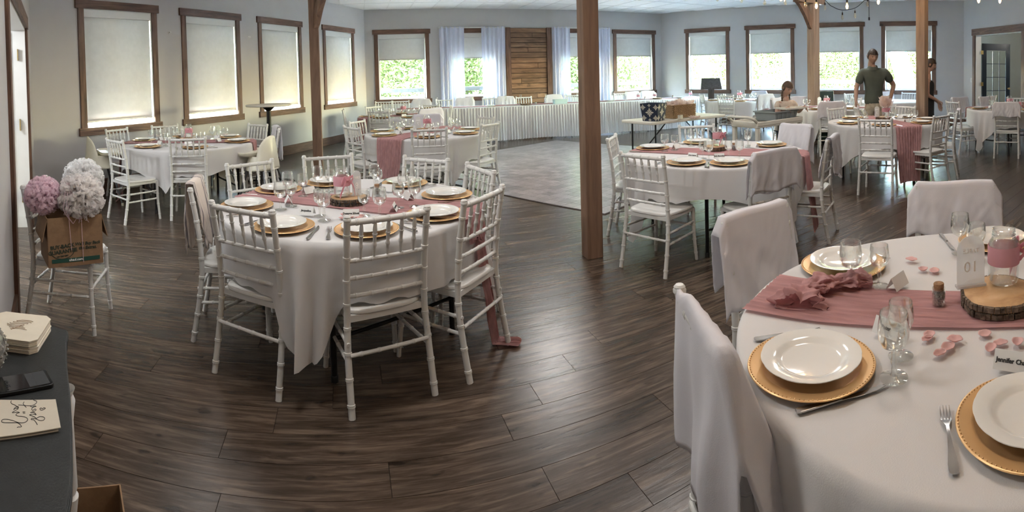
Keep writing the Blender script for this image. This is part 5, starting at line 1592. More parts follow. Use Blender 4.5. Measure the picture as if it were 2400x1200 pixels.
# cocktail table
ck = empty('cocktail_table', (-3.63, 7.28, 0)); tag(ck, 'tall round cocktail table with a dark pole before the third left window', 'table')
mb = MB(); mb.lathe([(0, 1.17), (.345, 1.17), (.352, 1.178), (.352, 1.192), (.345, 1.20), (0, 1.20)], 40); mb.build('tabletop', 'damask', ck)
mb = MB(); mb.tube([(0, 0, .03), (0, 0, 1.17)], .036, 16); mb.lathe([(.036, 1.10), (.09, 1.15), (.12, 1.168)], 16); mb.build('pole', 'black_metal', ck)
for k in range(4):
    a = k * PI / 2 + .3; mb = MB(); mb.tube([(0, 0, .045), (.36 * math.cos(a), .36 * math.sin(a), .022)], [.03, .018], 8); mb.lathe([(0, 0), (.022, 0), (.02, .02)], 8, (.36 * math.cos(a), .36 * math.sin(a), 0)); mb.build('foot', 'black_metal', ck)

# high chairs
def high_chair(x, y, deg, label):
    t = empty('high_chair', (x, y, 0), R(deg)); tag(t, label, 'high chair', 'cream plastic high chairs')
    # shell: faces +y; tall arched back, curved sides, seat pan
    def shell(a, b):
        an = -PI * .5 + (a - .5) * 2 * 2.25             # around the back
        th = (a - .5) * 2
        side = abs(th)
        top = .655 + .245 * math.sqrt(max(0, 1 - (side / .52) ** 2))
        bot = .50 - .02 * side
        z = bot + (top - bot) * b
        rx, ry = .165 + .045 * (1 - b), .15 + .05 * (1 - b)
        return (rx * math.cos(an) * (1.05), ry * math.sin(an) + .01, z)
    mb = MB(); mb.grid(41, 12, shell); mb.build('seat_shell', 'cream', t, angle=70, solid=.012)
    mb = MB(); mb.lathe([(0, .515), (.15, .52), (.185, .54), (.20, .50), (.17, .485), (0, .48)], 32); mb.build('seat_pan', 'cream', t, angle=60)
    mb = MB()
    def tray(s_, z): return [(s_ * .275 * (1 if abs(math.cos(q)) > .99 else 1) * math.copysign(abs(math.cos(q)) ** .45, math.cos(q)), .17 + s_ * .17 * math.copysign(abs(math.sin(q)) ** .45, math.sin(q)), z) for q in [2 * PI * k / 40 for k in range(40)]]
    vs = tray(.93, .655) + tray(1, .675) + tray(1, .70) + tray(.95, .702) + tray(.90, .682); fs = [tuple(range(39, -1, -1))]
    for r_ in range(4):
        for k in range(40): q = (k + 1) % 40; fs.append((r_ * 40 + k, r_ * 40 + q, r_ * 40 + 40 + q, r_ * 40 + 40 + k))
    fs.append(tuple(range(160, 200))); mb.add(vs, fs); mb.build('tray', 'cream', t, angle=50)
    for sx in (-1, 1):
        for sy in (-1, 1):
            mb = MB(); mb.tube([(sx * .13, sy * .12 + .01, .50), (sx * .25, sy * .25, .02)], [.0155, .0125], 10); l_ = mb.build('leg', 'grey_leg', t)
            mb = MB(); mb.lathe([(0, 0), (.018, 0), (.018, .03), (.013, .035)], 10, (sx * .2515, sy * .2515, 0)); mb.build('foot_cap', 'cream', l_)
    mb = MB(); mb.tube(smooth_path([(-.1, -.02, .5), (-.14, .0, .38), (-.12, .02, .3), (-.12, .03, .22)], 6), .006, 6, sx=2); mb.build('strap', 'black_metal', t)
    return t
high_chair(-5.02, 5.00, -35, 'cream high chair in the corner left of the far left table')
high_chair(-2.95, 5.72, 78, 'cream high chair with its tray toward the far left table, arch back near')
high_chair(-4.42, 6.85, 165, 'cream high chair behind the jar on the far left table')

# ------------------------------------------------------------------ chair with the box of tulle balls
cb = place_chair(-2.66, 2.36, -61, 'white chiavari chair alone at left, holding a cardboard box', 'white chiavari chairs around the tables')
bx = empty('cardboard_box', (-2.53, 2.24, .464), R(-31)); bx.rotation_euler[2] = math.atan2(.29, .17); tag(bx, 'open brown moving box with green stripe on the leftmost chair', 'box')
bw, bd, bh = .34, .30, .30
for nm, c_, d_ in (('front_panel', (0, -bd / 2, bh / 2), (bw, .005, bh)), ('back_panel', (0, bd / 2, bh / 2), (bw, .005, bh)), ('side_panel', (-bw / 2, 0, bh / 2), (.005, bd, bh)), ('side_panel', (bw / 2, 0, bh / 2), (.005, bd, bh)), ('bottom_panel', (0, 0, .004), (bw, bd, .006))):
    mb = MB(); mb.box(c_, d_); mb.build(nm, 'board', bx, smooth=False)
for sx in (-1, 1):
    mb = MB(); mb.add([(sx * bw / 2, -bd / 2, bh), (sx * bw / 2, bd / 2, bh), (sx * (bw / 2 + .035), bd / 2, bh - .14), (sx * (bw / 2 + .035), -bd / 2, bh - .14)], [(0, 1, 2, 3)]); mb.build('flap', 'board', bx, smooth=False, solid=.004)
M['green_ink'] = mat('green_print', (.018, .075, .055), .7); M['dark_ink'] = mat('dark_green_print', (.03, .045, .03), .7)
mb = MB(); mb.box((0, -bd / 2 - .0035, .038), (bw - .04, .001, .024)); mb.build('green_stripe', 'green_ink', bx, smooth=False)
text('uhaul.com', .021, 'paint_white', bx, (0, -bd / 2 - .0048, .039), (PI / 2, 0, 0), bold=.0004)
text("We'll Buy Back\nthe Extras.", .026, 'dark_ink', bx, (.075, -bd / 2 - .0035, .118), (PI / 2, 0, 0), bold=.0008, shear=.2)
text('BUY-BACK\nGUARANTEE', .031, 'dark_ink', bx, (-.082, -bd / 2 - .0035, .108), (PI / 2, R(-4), 0), bold=.0012)
text('NO TIME LIMIT', .011, 'dark_ink', bx, (-.082, -bd / 2 - .0035, .066), (PI / 2, R(-4), 0), bold=.0004)
mb = MB(); mb.tube([(-.082 + .075 * math.cos(a), -bd / 2 - .0035, .105 + .055 * math.sin(a)) for a in [PI + PI * k / 20 for k in range(21)]], .002, 5); mb.build('printed_arc', 'dark_ink', bx)
def pom(x, y, z, r, m_, label, seed):
    """ball of looped tulle: many bent loops standing out from the centre"""
    rg = random.Random(seed); mb = MB()
    for k in range(900):
        u = rg.uniform(-1, 1); a = rg.random() * 2 * PI; q = math.sqrt(1 - u * u)
        d = Vector((q * math.cos(a), q * math.sin(a), u)); e1 = d.orthogonal().normalized(); e1.rotate(Matrix.Rotation(rg.random() * 6, 3, d)); e2 = d.cross(e1)
        L_ = r * rg.uniform(.8, 1.15); w_ = r * rg.uniform(.06, .15)
        def fn(s_, b):
            t_ = s_ * PI
            c_ = d * (L_ * (.55 + .45 * math.sin(t_))) + e1 * (w_ * math.cos(t_) * (1 + .3 * math.sin(t_)))
            c_ = c_ + e2 * ((b - .5) * .015 * (.5 + math.sin(t_)) + .006 * math.sin(s_ * 12 + k))
            return (x + c_.x, y + c_.y, z + c_.z)
        mb.grid(8, 2, fn)
    mb.lathe([(0, -r * .62)] + [(r * .62 * math.cos(t_), r * .62 * math.sin(t_)) for t_ in [-1.2, -.8, -.4, 0, .4, .8, 1.2]] + [(0, r * .62)], 16, (x, y, z))
    o = mb.build('tulle_ball', m_, None, angle=80); tag(o, label, 'tulle ball', 'tulle balls in the moving box'); return o
pom(-2.62, 2.10, .875, .115, 'tulle_pink', 'pink tulle ball at the left of the moving box', 1)
pom(-2.53, 2.37, .955, .125, 'tulle_white', 'white tulle ball standing tallest in the moving box', 2)
pom(-2.43, 2.25, .870, .140, 'tulle_cream', 'large cream tulle ball at the right of the moving box', 3)
mb = MB(); rg = random.Random(8)
for k in range(7):
    x0 = -.05 + k * .018; P0 = [(x0 * .3 - .02, -.10, .50), (x0 - .01, -.165, .42), (x0 + rg.uniform(-.03, .03), -.168, .34), (x0 + rg.uniform(-.03, .04), -.160, .26 if k not in (2, 5) else (.10 if k == 2 else .02))]
    mb.tube(smooth_path(P0, 6), .0018, 5)
o = mb.build('ribbon', 'tulle_pink', None, bx.location, bx.rotation_euler[2]); tag(o, 'thin pink ribbons trailing from the tulle balls over the box front', 'ribbon')

# ------------------------------------------------------------------ black console desk and what lies on it
dk = empty('console_desk', (0, 0, 0)); tag(dk, 'black-topped console desk with moulded edge at lower left', 'desk')
front = [(-1.384, 1.121), (-1.352, 1.131), (-1.318, 1.140), (-1.296, 1.124), (-1.258, 1.082), (-1.152, .990), (-1.035, .897), (-.929, .807), (-.845, .732), (-.785, .675), (-.752, .636), (-.66, .555)]
nN = Vector((.65, .76)).normalized()
back = [(-.84, .345), (-1.60, .985), (-1.58, 1.01), (-1.565, 1.04)]
top = front + back
def off(poly, d):
    cx_ = sum(p[0] for p in poly) / len(poly); cy_ = sum(p[1] for p in poly) / len(poly)
    return [(p[0] + (cx_ - p[0]) * d, p[1] + (cy_ - p[1]) * d) for p in poly]
mb = MB(); mb.prism(top[::-1], .738, .7475); mb.prism(off(top, .022)[::-1], .7475, .7525); mb.prism(off(top, .040)[::-1], .7525, .755); mb.prism(off(top, .050)[::-1], .755, .758); mb.build('top', 'desk', dk, smooth=False, bevel=.0025)
mb = MB(); mb.prism(off(top, .025)[::-1], .728, .738); mb.prism(off(top, .06)[::-1], .708, .728); mb.build('edge_moulding', 'desk', dk, smooth=False, bevel=.003)
mb = MB(); mb.prism(off(top, .16)[::-1], .60, .708); mb.build('apron', 'white_paint', dk, smooth=False, bevel=.004)
for (x, y) in ((-1.275, 1.085), (-1.49, .99), (-.75, .56), (-.93, .42)):
    mb = MB(); mb.lathe([(0, 0), (.020, 0), (.026, .01), (.020, .03), (.017, .06), (.022, .20), (.027, .24), (.030, .26), (.022, .27), (.028, .29), (.022, .50), (.030, .56), (.022, .58), (.030, .60)], 18, (x, y, 0)); mb.build('leg', 'white_paint', dk)
ZD = .7585
# stack of napkins
M['napkin'] = mat('cream_napkin', (.74, .68, .56), .9, noise_amt=.04)
nk = empty('napkin_stack', (-1.375, .975, ZD), R(-56)); nk.scale = (1.12, 1.12, 1.1); tag(nk, 'stack of cream scallop-cornered napkins on the black desk', 'napkins')
rg = random.Random(3)
for k in range(9):
    z = k * .0042; jx, jy = rg.uniform(-.002, .002), rg.uniform(-.002, .002)
    s_ = .082; c_ = .018
    poly = [(-s_ + c_ + jx, -s_ + jy), (s_ - c_ + jx, -s_ + jy), (s_ + jx, -s_ + c_ + jy), (s_ + jx, s_ - c_ + jy), (s_ - c_ + jx, s_ + jy), (-s_ + c_ + jx, s_ + jy), (-s_ + jx, s_ - c_ + jy), (-s_ + jx, -s_ + c_ + jy)]
    mb = MB(); mb.prism(poly, z, z + .0036); mb.build('napkin', 'napkin', nk, smooth=False, bevel=.001)
mb = MB()
for q in range(7):
    mb.tube([(-.03 + q * .009 + .006 * math.sin(t_), -.02 + .05 * t_ / 6 + .01 * math.cos(q + t_), .0385) for t_ in range(7)], .0007, 4)
mb.build('embossed_print', 'board', nk)
# crystal ball vase at the edge
cv = empty('crystal_bowl', (-1.262, .748, ZD)); tag(cv, 'round mosaic glass bowl cut off by the left frame edge', 'bowl')
M['mosaic'] = mat('mosaic_glass', (.42, .41, .38), .12, .4, noise_amt=.8, noise_scale=60)
mb = MB(); mb.lathe([(0, 0), (.035, 0), (.07, .02), (.09, .06), (.09, .10), (.07, .135), (.05, .145), (.045, .14), (.066, .13), (.084, .10), (.084, .06), (0, .01)], 28); mb.build('vessel', 'mosaic', cv)
mb = MB()
for la in range(7):
    for k in range(26):
        an = 2 * PI * (k + .5 * (la % 2)) / 26; t_ = -.9 + la * .3; mb.lathe([(0, -.006), (.006, 0), (0, .006)], 5, (.092 * math.cos(t_) * math.cos(an), .092 * math.cos(t_) * math.sin(an), .08 + .07 * math.sin(t_)))
o = mb.build('glass_chips', 'mosaic', cv); o['kind'] = 'stuff'
# phone
phn = empty('phone', (-1.150, .826, ZD), math.atan2(-.145, -.06)); tag(phn, 'black smartphone in a worn case lying on the black desk', 'phone')
M['screen'] = mat('dark_screen', (.012, .013, .015), .08, coat=.5); M['screen2'] = mat('screen_grey', (.06, .065, .07), .15)  # second grey is for the screen tiles and clock digits
def rrect(w_, h_, r_, n_=5):
    out = []
    for cx_, cy_, a0 in ((w_ / 2 - r_, h_ / 2 - r_, 0), (-w_ / 2 + r_, h_ / 2 - r_, PI / 2), (-w_ / 2 + r_, -h_ / 2 + r_, PI), (w_ / 2 - r_, -h_ / 2 + r_, PI * 1.5)):
        for k in range(n_ + 1): a = a0 + PI / 2 * k / n_; out.append((cx_ + r_ * math.cos(a), cy_ + r_ * math.sin(a)))
    return out
mb = MB(); mb.prism(rrect(.160, .080, .012), 0, .010); mb.build('case', 'black_metal', phn, smooth=False, bevel=.002)
mb = MB(); mb.prism(rrect(.152, .072, .009), .0098, .0108); mb.build('screen', 'screen', phn, smooth=False)
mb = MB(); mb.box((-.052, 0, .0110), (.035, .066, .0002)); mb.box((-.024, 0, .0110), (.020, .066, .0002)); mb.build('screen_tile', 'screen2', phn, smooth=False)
text('10:15', .016, 'screen2', phn, (.040, 0, .0111), (0, 0, R(90)))
# card with pen lettering
pc = empty('lettered_card', (-1.035, .735, ZD), 0); tag(pc, 'cream card reading Love is Sweet in pen script on the desk', 'card')
M['paper'] = mat('cream_paper', (.62, .57, .47), .8, noise_amt=.03)
quad = [(-1.028, .841), (-.936, .778), (-1.02, .615), (-1.16, .66), (-1.13, .72)]
mb = MB(); mb.prism([(x + 1.035, y - .735) for x, y in quad][::-1], .008, .010)
mb.build('top_leaf', 'paper', pc, smooth=False)
mb = MB(); mb.prism([(x + 1.030, y - .738) for x, y in quad][::-1], .0, .0035); mb.build('lower_leaf', 'paper', pc, smooth=False)
mb = MB(); mb.box((0, 0, .0055), (.10, .05, .004), R(60)); mb.build('fold', 'paper', pc, smooth=False)
STROKES = [[(0.033, -0.033), (0.033, -0.03), (0.037, -0.024), (0.029, -0.021), (0.019, -0.023), (0.009, -0.035), (-0.002, -0.047), (-0.009, -0.048), (-0.012, -0.042), (-0.007, -0.034), (0.005, -0.026), (0.02, -0.02), (0.028, -0.012), (0.029, -0.002), (0.023, 0.005), (0.015, 0.005), (0.006, 0.0), (0.001, -0.005)], [(0.001, -0.005), (-0.006, -0.008), (-0.01, -0.001), (-0.009, 0.005), (-0.014, 0.002), (-0.02, -0.009), (-0.022, 0.004), (-0.023, 0.011), (-0.028, 0.009), (-0.028, 0.001)], [(-0.028, 0.001), (-0.032, 0.009), (-0.032, 0.017), (-0.025, 0.014), (-0.031, 0.014), (-0.039, 0.015), (-0.048, 0.012), (-0.056, 0.013), (-0.061, 0.018)], [(0.055, 0.009), (0.047, 0.012), (0.036, 0.014), (0.031, 0.01), (0.028, 0.014), (0.035, 0.019), (0.047, 0.023), (0.052, 0.029), (0.05, 0.035), (0.044, 0.038), (0.036, 0.033), (0.035, 0.025), (0.035, 0.022), (0.026, 0.022), (0.014, 0.018), (0.017, 0.026), (0.024, 0.03), (0.014, 0.032), (0.008, 0.025)], [(0.008, 0.025), (0.01, 0.035), (0.009, 0.042), (0.004, 0.042), (0.005, 0.035), (-0.002, 0.037), (-0.004, 0.046), (-0.002, 0.051), (-0.007, 0.049), (-0.007, 0.042), (-0.014, 0.041)], [(-0.036, 0.021), (-0.028, 0.029), (-0.014, 0.041), (-0.011, 0.052), (-0.013, 0.06), (-0.018, 0.065), (-0.026, 0.063), (-0.034, 0.064), (-0.035, 0.057)], [(-0.037, 0.04), (-0.031, 0.033), (-0.015, 0.03)], [(-0.006, 0.012), (-0.002, 0.017)], [(-0.002, 0.01), (0.002, 0.014)], [(0.011, 0.052), (0.017, 0.05), (0.02, 0.055), (0.019, 0.063), (0.015, 0.061), (0.015, 0.056), (0.011, 0.056), (0.011, 0.052)]]
mb = MB()
for st_ in STROKES: mb.tube(smooth_path([(x, y, .0104) for x, y in st_], 4), .0008, 5)
mb.build('pen_lettering', 'ink', pc)
# open cardboard box on the floor under the desk
fb = empty('cardboard_box', (-1.17, 1.04, 0), R(-41)); tag(fb, 'open plain cardboard box on the floor beside the desk leg', 'box')
fw, fd, fh = .30, .26, .25
for nm, c_, d_ in (('front_panel', (0, -fd / 2, fh / 2), (fw, .005, fh)), ('back_panel', (0, fd / 2, fh / 2), (fw, .005, fh)), ('side_panel', (-fw / 2, 0, fh / 2), (.005, fd, fh)), ('side_panel', (fw / 2, 0, fh / 2), (.005, fd, fh)), ('bottom_panel', (0, 0, .004), (fw, fd, .006))):
    mb = MB(); mb.box(c_, d_); mb.build(nm, 'board', fb, smooth=False)
mb = MB(); mb.add([(fw / 2, -fd / 2, fh), (fw / 2, fd / 2, fh), (fw / 2 + .15, fd / 2, fh - .01), (fw / 2 + .15, -fd / 2, fh - .01)], [(0, 1, 2, 3)]); mb.build('flap', 'board', fb, smooth=False, solid=.004)
tulle_heap(-1.17, 1.04, .02, .1, .08, .1, 5, 'tulle_white', 'white tissue inside the floor box', 0, 14)
# ------------------------------------------------------------------ string lights
M['bulb_glass'] = glass_mat('bulb_glass', (1, .93, .8), .06, .5)
M['filament'] = mat('glowing_filament', (1, .6, .2), .5, emit=(1.0, .50, .16), emit_s=60)
def bulb(x, y, z, lit, label, cord=True):
    t = empty('edison_bulb' if lit else 'string_bulb', (x, y, z)); tag(t, label, 'light bulb', 'lit edison bulbs' if lit else 'unlit string bulbs')
    s = 1.0 if lit else .8
    mb = MB(); mb.lathe([(0, -.062 * s), (.012 * s, -.058 * s), (.028 * s, -.036 * s), (.030 * s, -.018 * s), (.022 * s, .02 * s), (.013 * s, .045 * s)], 14); mb.build('bulb', 'bulb_glass', t)
    mb = MB(); mb.tube([(0, 0, .042 * s), (0, 0, .095 * s)], .0155 * s, 10); mb.build('socket', 'black_metal', t)
    if lit:
        mb = MB()
        for k in range(4):
            a = k * PI / 2; mb.tube([(.003 * math.cos(a), .003 * math.sin(a), .02), (.012 * math.cos(a), .012 * math.sin(a), -.035), (.003 * math.cos(a + 1), .003 * math.sin(a + 1), .018)], .0018, 5)
        mb.build('filament', 'filament', t)
        point((x, y, z - .01), .8, .03, (1, .70, .42), 'edison_glow')
    mb = MB(); mb.tube([(0, 0, .09 * s), (0, 0, CEIL - z if cord else .13 * s)], .0035, 6); mb.build('cord', 'black_metal', t)
    return t
for i, (x, y, z) in enumerate([(4.01, 7.15, 2.66), (4.48, 6.87, 2.54), (4.87, 6.60, 2.53), (5.25, 6.30, 2.60), (6.34, 5.20, 2.62), (6.54, 4.94, 2.62)]):
    bulb(x, y, z, True, 'glowing edison bulb, %s of the row across the right' % ['first from left', 'in front of the curved brace', 'between brace and wire swag', 'left of the brown post', 'fifth', 'rightmost'][i])
for i, (x, y, z) in enumerate([(3.13, 7.58, 2.63), (3.47, 7.43, 2.60), (3.79, 7.27, 2.56), (4.07, 7.12, 2.56), (4.34, 6.96, 2.52)]):
    bulb(x, y, z + .03, False, 'unlit clear bulb hanging left of the curved brace, %s from left' % GEN[i])
SW = [(5.04, 7.46, 2.72), (5.16, 7.38, 2.60), (5.28, 7.29, 2.55), (5.45, 7.16, 2.58), (5.57, 7.07, 2.70), (5.62, 7.03, 2.78)]
wr = empty('light_string', (0, 0, 0)); tag(wr, 'black wire swag of the string lights right of the curved brace', 'string light')
mb = MB(); mb.tube(smooth_path([(4.6, 7.8, 3.36)] + SW + [(5.64, 7.0, 3.36)], 8), .006, 6); mb.build('wire', 'black_metal', wr)
mb = MB(); mb.tube([(5.64, 7.02, 2.77), (5.645, 7.02, 2.42)], .005, 6); mb.box((5.645, 7.02, 2.40), (.02, .02, .05)); mb.build('hanging_plug', 'black_metal', wr)
for i, q in enumerate((0, 2, 3, 5)):
    x, y, z = SW[q]; bulb(x, y, z - .12, False, 'unlit bulb on the wire swag, %s from left' % GEN[i], False)
# the same warm bulbs go on over the nearest table, above the picture
for i, (x, y) in enumerate([(.9, .9), (1.3, 1.5), (1.9, 1.2), (1.5, .6)]):
    bulb(x, y, 2.62, True, 'glowing edison bulb over the %s of the nearest table' % ['left part', 'rear part', 'right part', 'near part'][i])

# added fill panels over the hall, unseen above the frame, brightening the tables
M['fill_glow'] = mat('fill_diffuser', (.9, .9, .88), .5, emit=(1, .95, .88), emit_s=0.6)
for i, (x, y, pw) in enumerate([(-1.0, 2.2, 6.5), (1.7, 1.8, 2.4), (-3.0, 4.6, 2.4), (1.6, 4.6, 7.0), (4.6, 4.6, 4.5), (.6, 8.6, 12.0), (5.6, 7.8, 7.0), (-1.4, 6.0, 5.0)]):
    t = empty('fill_panel', (x, y, CEIL - .03), CA); tag(t, 'unseen square fill panel added over the hall, %s' % GEN[i], 'fill light', 'added fill panels')
    mb = MB(); mb.box((0, 0, .01), (.62, .62, .03)); mb.build('frame', 'white_paint', t, smooth=False)
    mb = MB(); mb.box((0, 0, -.007), (.56, .56, .004)); mb.build('diffuser', 'fill_glow', t, smooth=False)
    ld = bpy.data.lights.new('fill_light', 'AREA'); ld.size = .56; ld.energy = pw; ld.color = (1, .97, .94)
    lo = bpy.data.objects.new('fill_light', ld); COL.objects.link(lo); lo.location = (x, y, CEIL - .045)
# ------------------------------------------------------------------ outdoors
M['grass'] = mat('lawn', (.36, .335, .29), .9, noise_amt=.3, noise_scale=3)
M['deck'] = wood_mat('deck_board', (.10, .10, .09), (.17, .17, .16), (.25, .25, .24), .8, (1, 9, 9), False)
M['leaf'] = fabric_mat('leaves', (.15, .185, .07), .5, .35, 40, 0, 2, 0)
M['trunk'] = mat('tree_bark', (.12, .09, .07), .9, noise_amt=.4, noise_scale=8)
mb = MB(); mb.prism([(-70, -40), (70, -40), (70, 80), (-70, 80)], -.75, -.70); g_ = mb.build('ground', 'grass', smooth=False); struct(g_)
M['rail_paint'] = mat('dark_rail_paint', (.012, .016, .018), .6, noise_amt=.1)
def deck(T, L, tag_):
    t = empty('deck_railing'); t.matrix_world = T; tag(t, 'grey deck railing outside the %s windows' % tag_, 'railing', 'deck railings outside')
    dp = 2.7
    mb = MB(); mb.box((L / 2, THK + dp / 2 + .05, -.16), (L + 2, dp, .1)); d_ = mb.build('decking', 'deck', t, smooth=False)
    mb = MB(); mb.box((L / 2, THK + dp - .1, 1.12), (L + 2, .14, .13)); mb.build('top_rail', 'rail_paint', t, smooth=False, bevel=.004)
    mb = MB(); mb.box((L / 2, THK + dp - .1, .10), (L + 2, .05, .06)); mb.build('bottom_rail', 'deck', t, smooth=False)
    n_ = int(L / 1.9) + 1
    for k in range(n_ + 1):
        mb = MB(); mb.box((L * k / n_, THK + dp - .1, .44), (.1, .1, 1.1)); mb.build('railing_post', 'deck', t, smooth=False)
    mb = MB()
    for k in range(int(L / .13)): mb.box((k * .13, THK + dp - .1, .55), (.02, .02, .88))
    o = mb.build('balusters', 'black_metal', t, smooth=False); o['kind'] = 'stuff'
deck(TB_, LBn, 'back'); deck(TR_, LR, 'right')
def crown_mesh(seed, n_=9000, rx=2.6, rz=3.6):
    rg = random.Random(seed); vs = []; fs = []
    cl = [(rg.gauss(0, .5), rg.gauss(0, .5), rg.uniform(-1, 1)) for _ in range(34)]
    for k in range(n_):
        c_ = cl[k % 34]
        a = rg.random() * 6.28; u = rg.uniform(-1, 1); q = math.sqrt(1 - u * u); rr_ = rg.random() ** .4 * .34
        s_ = 1 - .45 * max(0, c_[2])
        p = Vector(((c_[0] * s_ + q * math.cos(a) * rr_) * rx, (c_[1] * s_ + q * math.sin(a) * rr_) * rx, (c_[2] * .85 + u * rr_) * rz))
        n1 = Vector((rg.gauss(0, 1), rg.gauss(0, 1), rg.gauss(0, 1))).normalized(); n2 = n1.orthogonal().normalized(); l_ = rg.uniform(.055, .11)
        b = len(vs); vs += [p - n1 * l_, p + n2 * l_ * .45, p + n1 * l_, p - n2 * l_ * .45]; fs.append((b, b + 1, b + 2, b + 3))
    mb = MB(); mb.v = vs; mb.f = fs; mb.mi = [0] * len(fs)
    return mb.mesh('crown', 'leaf', smooth=False)
crowns = [crown_mesh(s) for s in (1, 2, 3)]
tm_ = MB(); tm_.tube([(0, 0, 0), (.05, .02, 2), (-.05, 0, 4), (.03, 0, 7)], [.16, .13, .10, .04], 8)
for s_, a in ((2.5, .5), (3.5, 2.6), (4.4, 4.4)): tm_.tube([(0, 0, s_), (.8 * math.cos(a), .8 * math.sin(a), s_ + .9)], [.06, .02], 6)
trunk_me = tm_.mesh('trunk', 'trunk')
rg = random.Random(12); tn = 0
def tree(x, y, s, i, lb):
    t = empty('tree', (x, y, -.7), rg.random() * 6); t.scale = (s, s, s * rg.uniform(.9, 1.15)); tag(t, lb, 'tree', 'leafy trees outside the windows')
    put('trunk', trunk_me, t); put('crown', crowns[i % 3], t, (0, 0, 4.4)); put('crown', crowns[(i + 1) % 3], t, (.3, .2, 2.1))
i = 0
for az_, d_ in [(-19, 25), (-15, 22), (-11.5, 26), (-8, 23), (-5, 27), (-2, 24), (3, 28), (6, 24), (9.5, 23), (13, 25), (17, 27), (20.5, 36), (24, 38), (27.5, 36), (30.5, 38), (33.5, 37), (36.5, 39), (39.5, 37), (42.5, 38), (45.5, 37), (49, 40), (-25, 30), (-32, 34)]:
    a = R(az_)
    pxl = 1200 + FPX * a
    wn_ = min(((830, 'the left end of the back wall'), (940, 'the back corner window'), (1105, 'the sheer-framed window'), (1236, 'the plank panel wall'), (1345, 'the window left of the tall post'), (1485, 'the right back window'), (1590, 'the right-hand room corner'), (1660, 'the lectern window'), (1805, 'the window behind the girl'), (1968, 'the window left of the man'), (2120, 'the window right of the man'), (2230, 'the wall end at right')), key=lambda q: abs(q[0] - pxl))
    _l = 'pale leafy tree outside %s, %s' % (wn_[1], 'right of its middle' if pxl > wn_[0] else 'left of its middle')
    SEEN = globals().setdefault('SEEN_', {}); SEEN[_l] = SEEN.get(_l, 0) + 1
    if SEEN[_l] > 1: _l = ['another', 'outermost'][min(1, SEEN[_l] - 2)] + ' ' + _l
    tree(d_ * math.sin(a), d_ * math.cos(a), 1.0 if d_ < 30 else 1.15, i, _l); i += 1
for k_, (az_, d_) in enumerate([(-39, 27), (-46, 25), (-53, 28), (-60, 26), (-68, 27), (-76, 25), (-84, 28), (-92, 26), (-101, 27)]):  # unseen trees added to block low light reaching the corner wall
    a = R(az_); tree(d_ * math.sin(a), d_ * math.cos(a), 1.0, i, 'unseen leafy tree added at left to block low light, %s from the back corner' % (GEN + ['ninth'])[k_]); i += 1
# pale blue curved play slide frames seen through the right windows
M['slide'] = mat('pale_blue_frame', (.05, .17, .21), .5, noise_amt=.05)
for k, (x, y) in enumerate(((11.5, 19.6), (16.2, 18.0))):
    t = empty('arched_frame', (x, y, -.7), R(-38)); tag(t, 'pale blue arched play frame outside, %s one' % ('left' if k == 0 else 'right'), 'play frame', 'arched play frames outside')
    for sx in (0, .75):
        pts = smooth_path([(sx - 1.1, 0, 4.6), (sx - .62, 0, 3.6), (sx - .25, 0, 2.4), (sx, 0, 1.2), (sx + .1, 0, 0)], 6)
        mb = MB(); mb.tube(pts, .06, 8); mb.build('arch_tube', 'slide', t)
    mb = MB(); mb.grid(12, 3, lambda a, b: (-1.1 + 1.2 * (1 - (1 - a) ** 2) * .98 + b * .75, .0, 4.6 - 4.4 * a)); mb.build('panel', 'sheer', t)
    for z in (.5, 1.4):
        mb = MB(); mb.tube([(0, 0, z), (.75, 0, z)], .04, 6); mb.build('rung', 'slide', t)

# ------------------------------------------------------------------ people
def skin_body(name, chains, m_, parent, lv=2):
    """one continuous surface grown around connected joints; chains share their first vertex with the tree built so far"""
    verts = []; edges = []; rad = []; idx = {}
    for ch in chains:
        prev = None
        for nm, p, r_ in ch:
            if nm in idx: cur = idx[nm]
            else:
                cur = len(verts); idx[nm] = cur; verts.append(p); rad.append(r_)
            if prev is not None and (prev, cur) not in edges: edges.append((prev, cur))
            prev = cur
    me = bpy.data.meshes.new(name); me.from_pydata(verts, edges, [])
    o = bpy.data.objects.new(name, me); COL.objects.link(o)
    sk = o.modifiers.new('skin', 'SKIN'); sk.use_smooth_shade = True
    sk.branch_smoothing = .6
    lay = me.skin_vertices[0] if me.skin_vertices else None
    if lay is None:
        bm_ = bmesh.new(); bm_.from_mesh(me); bm_.verts.layers.skin.verify(); bm_.to_mesh(me); bm_.free(); lay = me.skin_vertices[0]
    for i_, r_ in enumerate(rad):
        lay.data[i_].radius = r_ if hasattr(r_, '__len__') else (r_, r_)
    lay.data[0].use_root = True
    sb2 = o.modifiers.new('sub', 'SUBSURF'); sb2.levels = lv; sb2.render_levels = lv
    dg = bpy.context.evaluated_depsgraph_get(); dg.update()
    me2 = bpy.data.meshes.new_from_object(o.evaluated_get(dg)); me2.name = name
    bpy.data.objects.remove(o)
    me2.materials.clear(); me2.materials.append(M[m_]); me2.shade_smooth()
    ob = bpy.data.objects.new(name, me2); COL.objects.link(ob)
    ob.parent = parent
    return ob
def V(*a): return Vector(a)
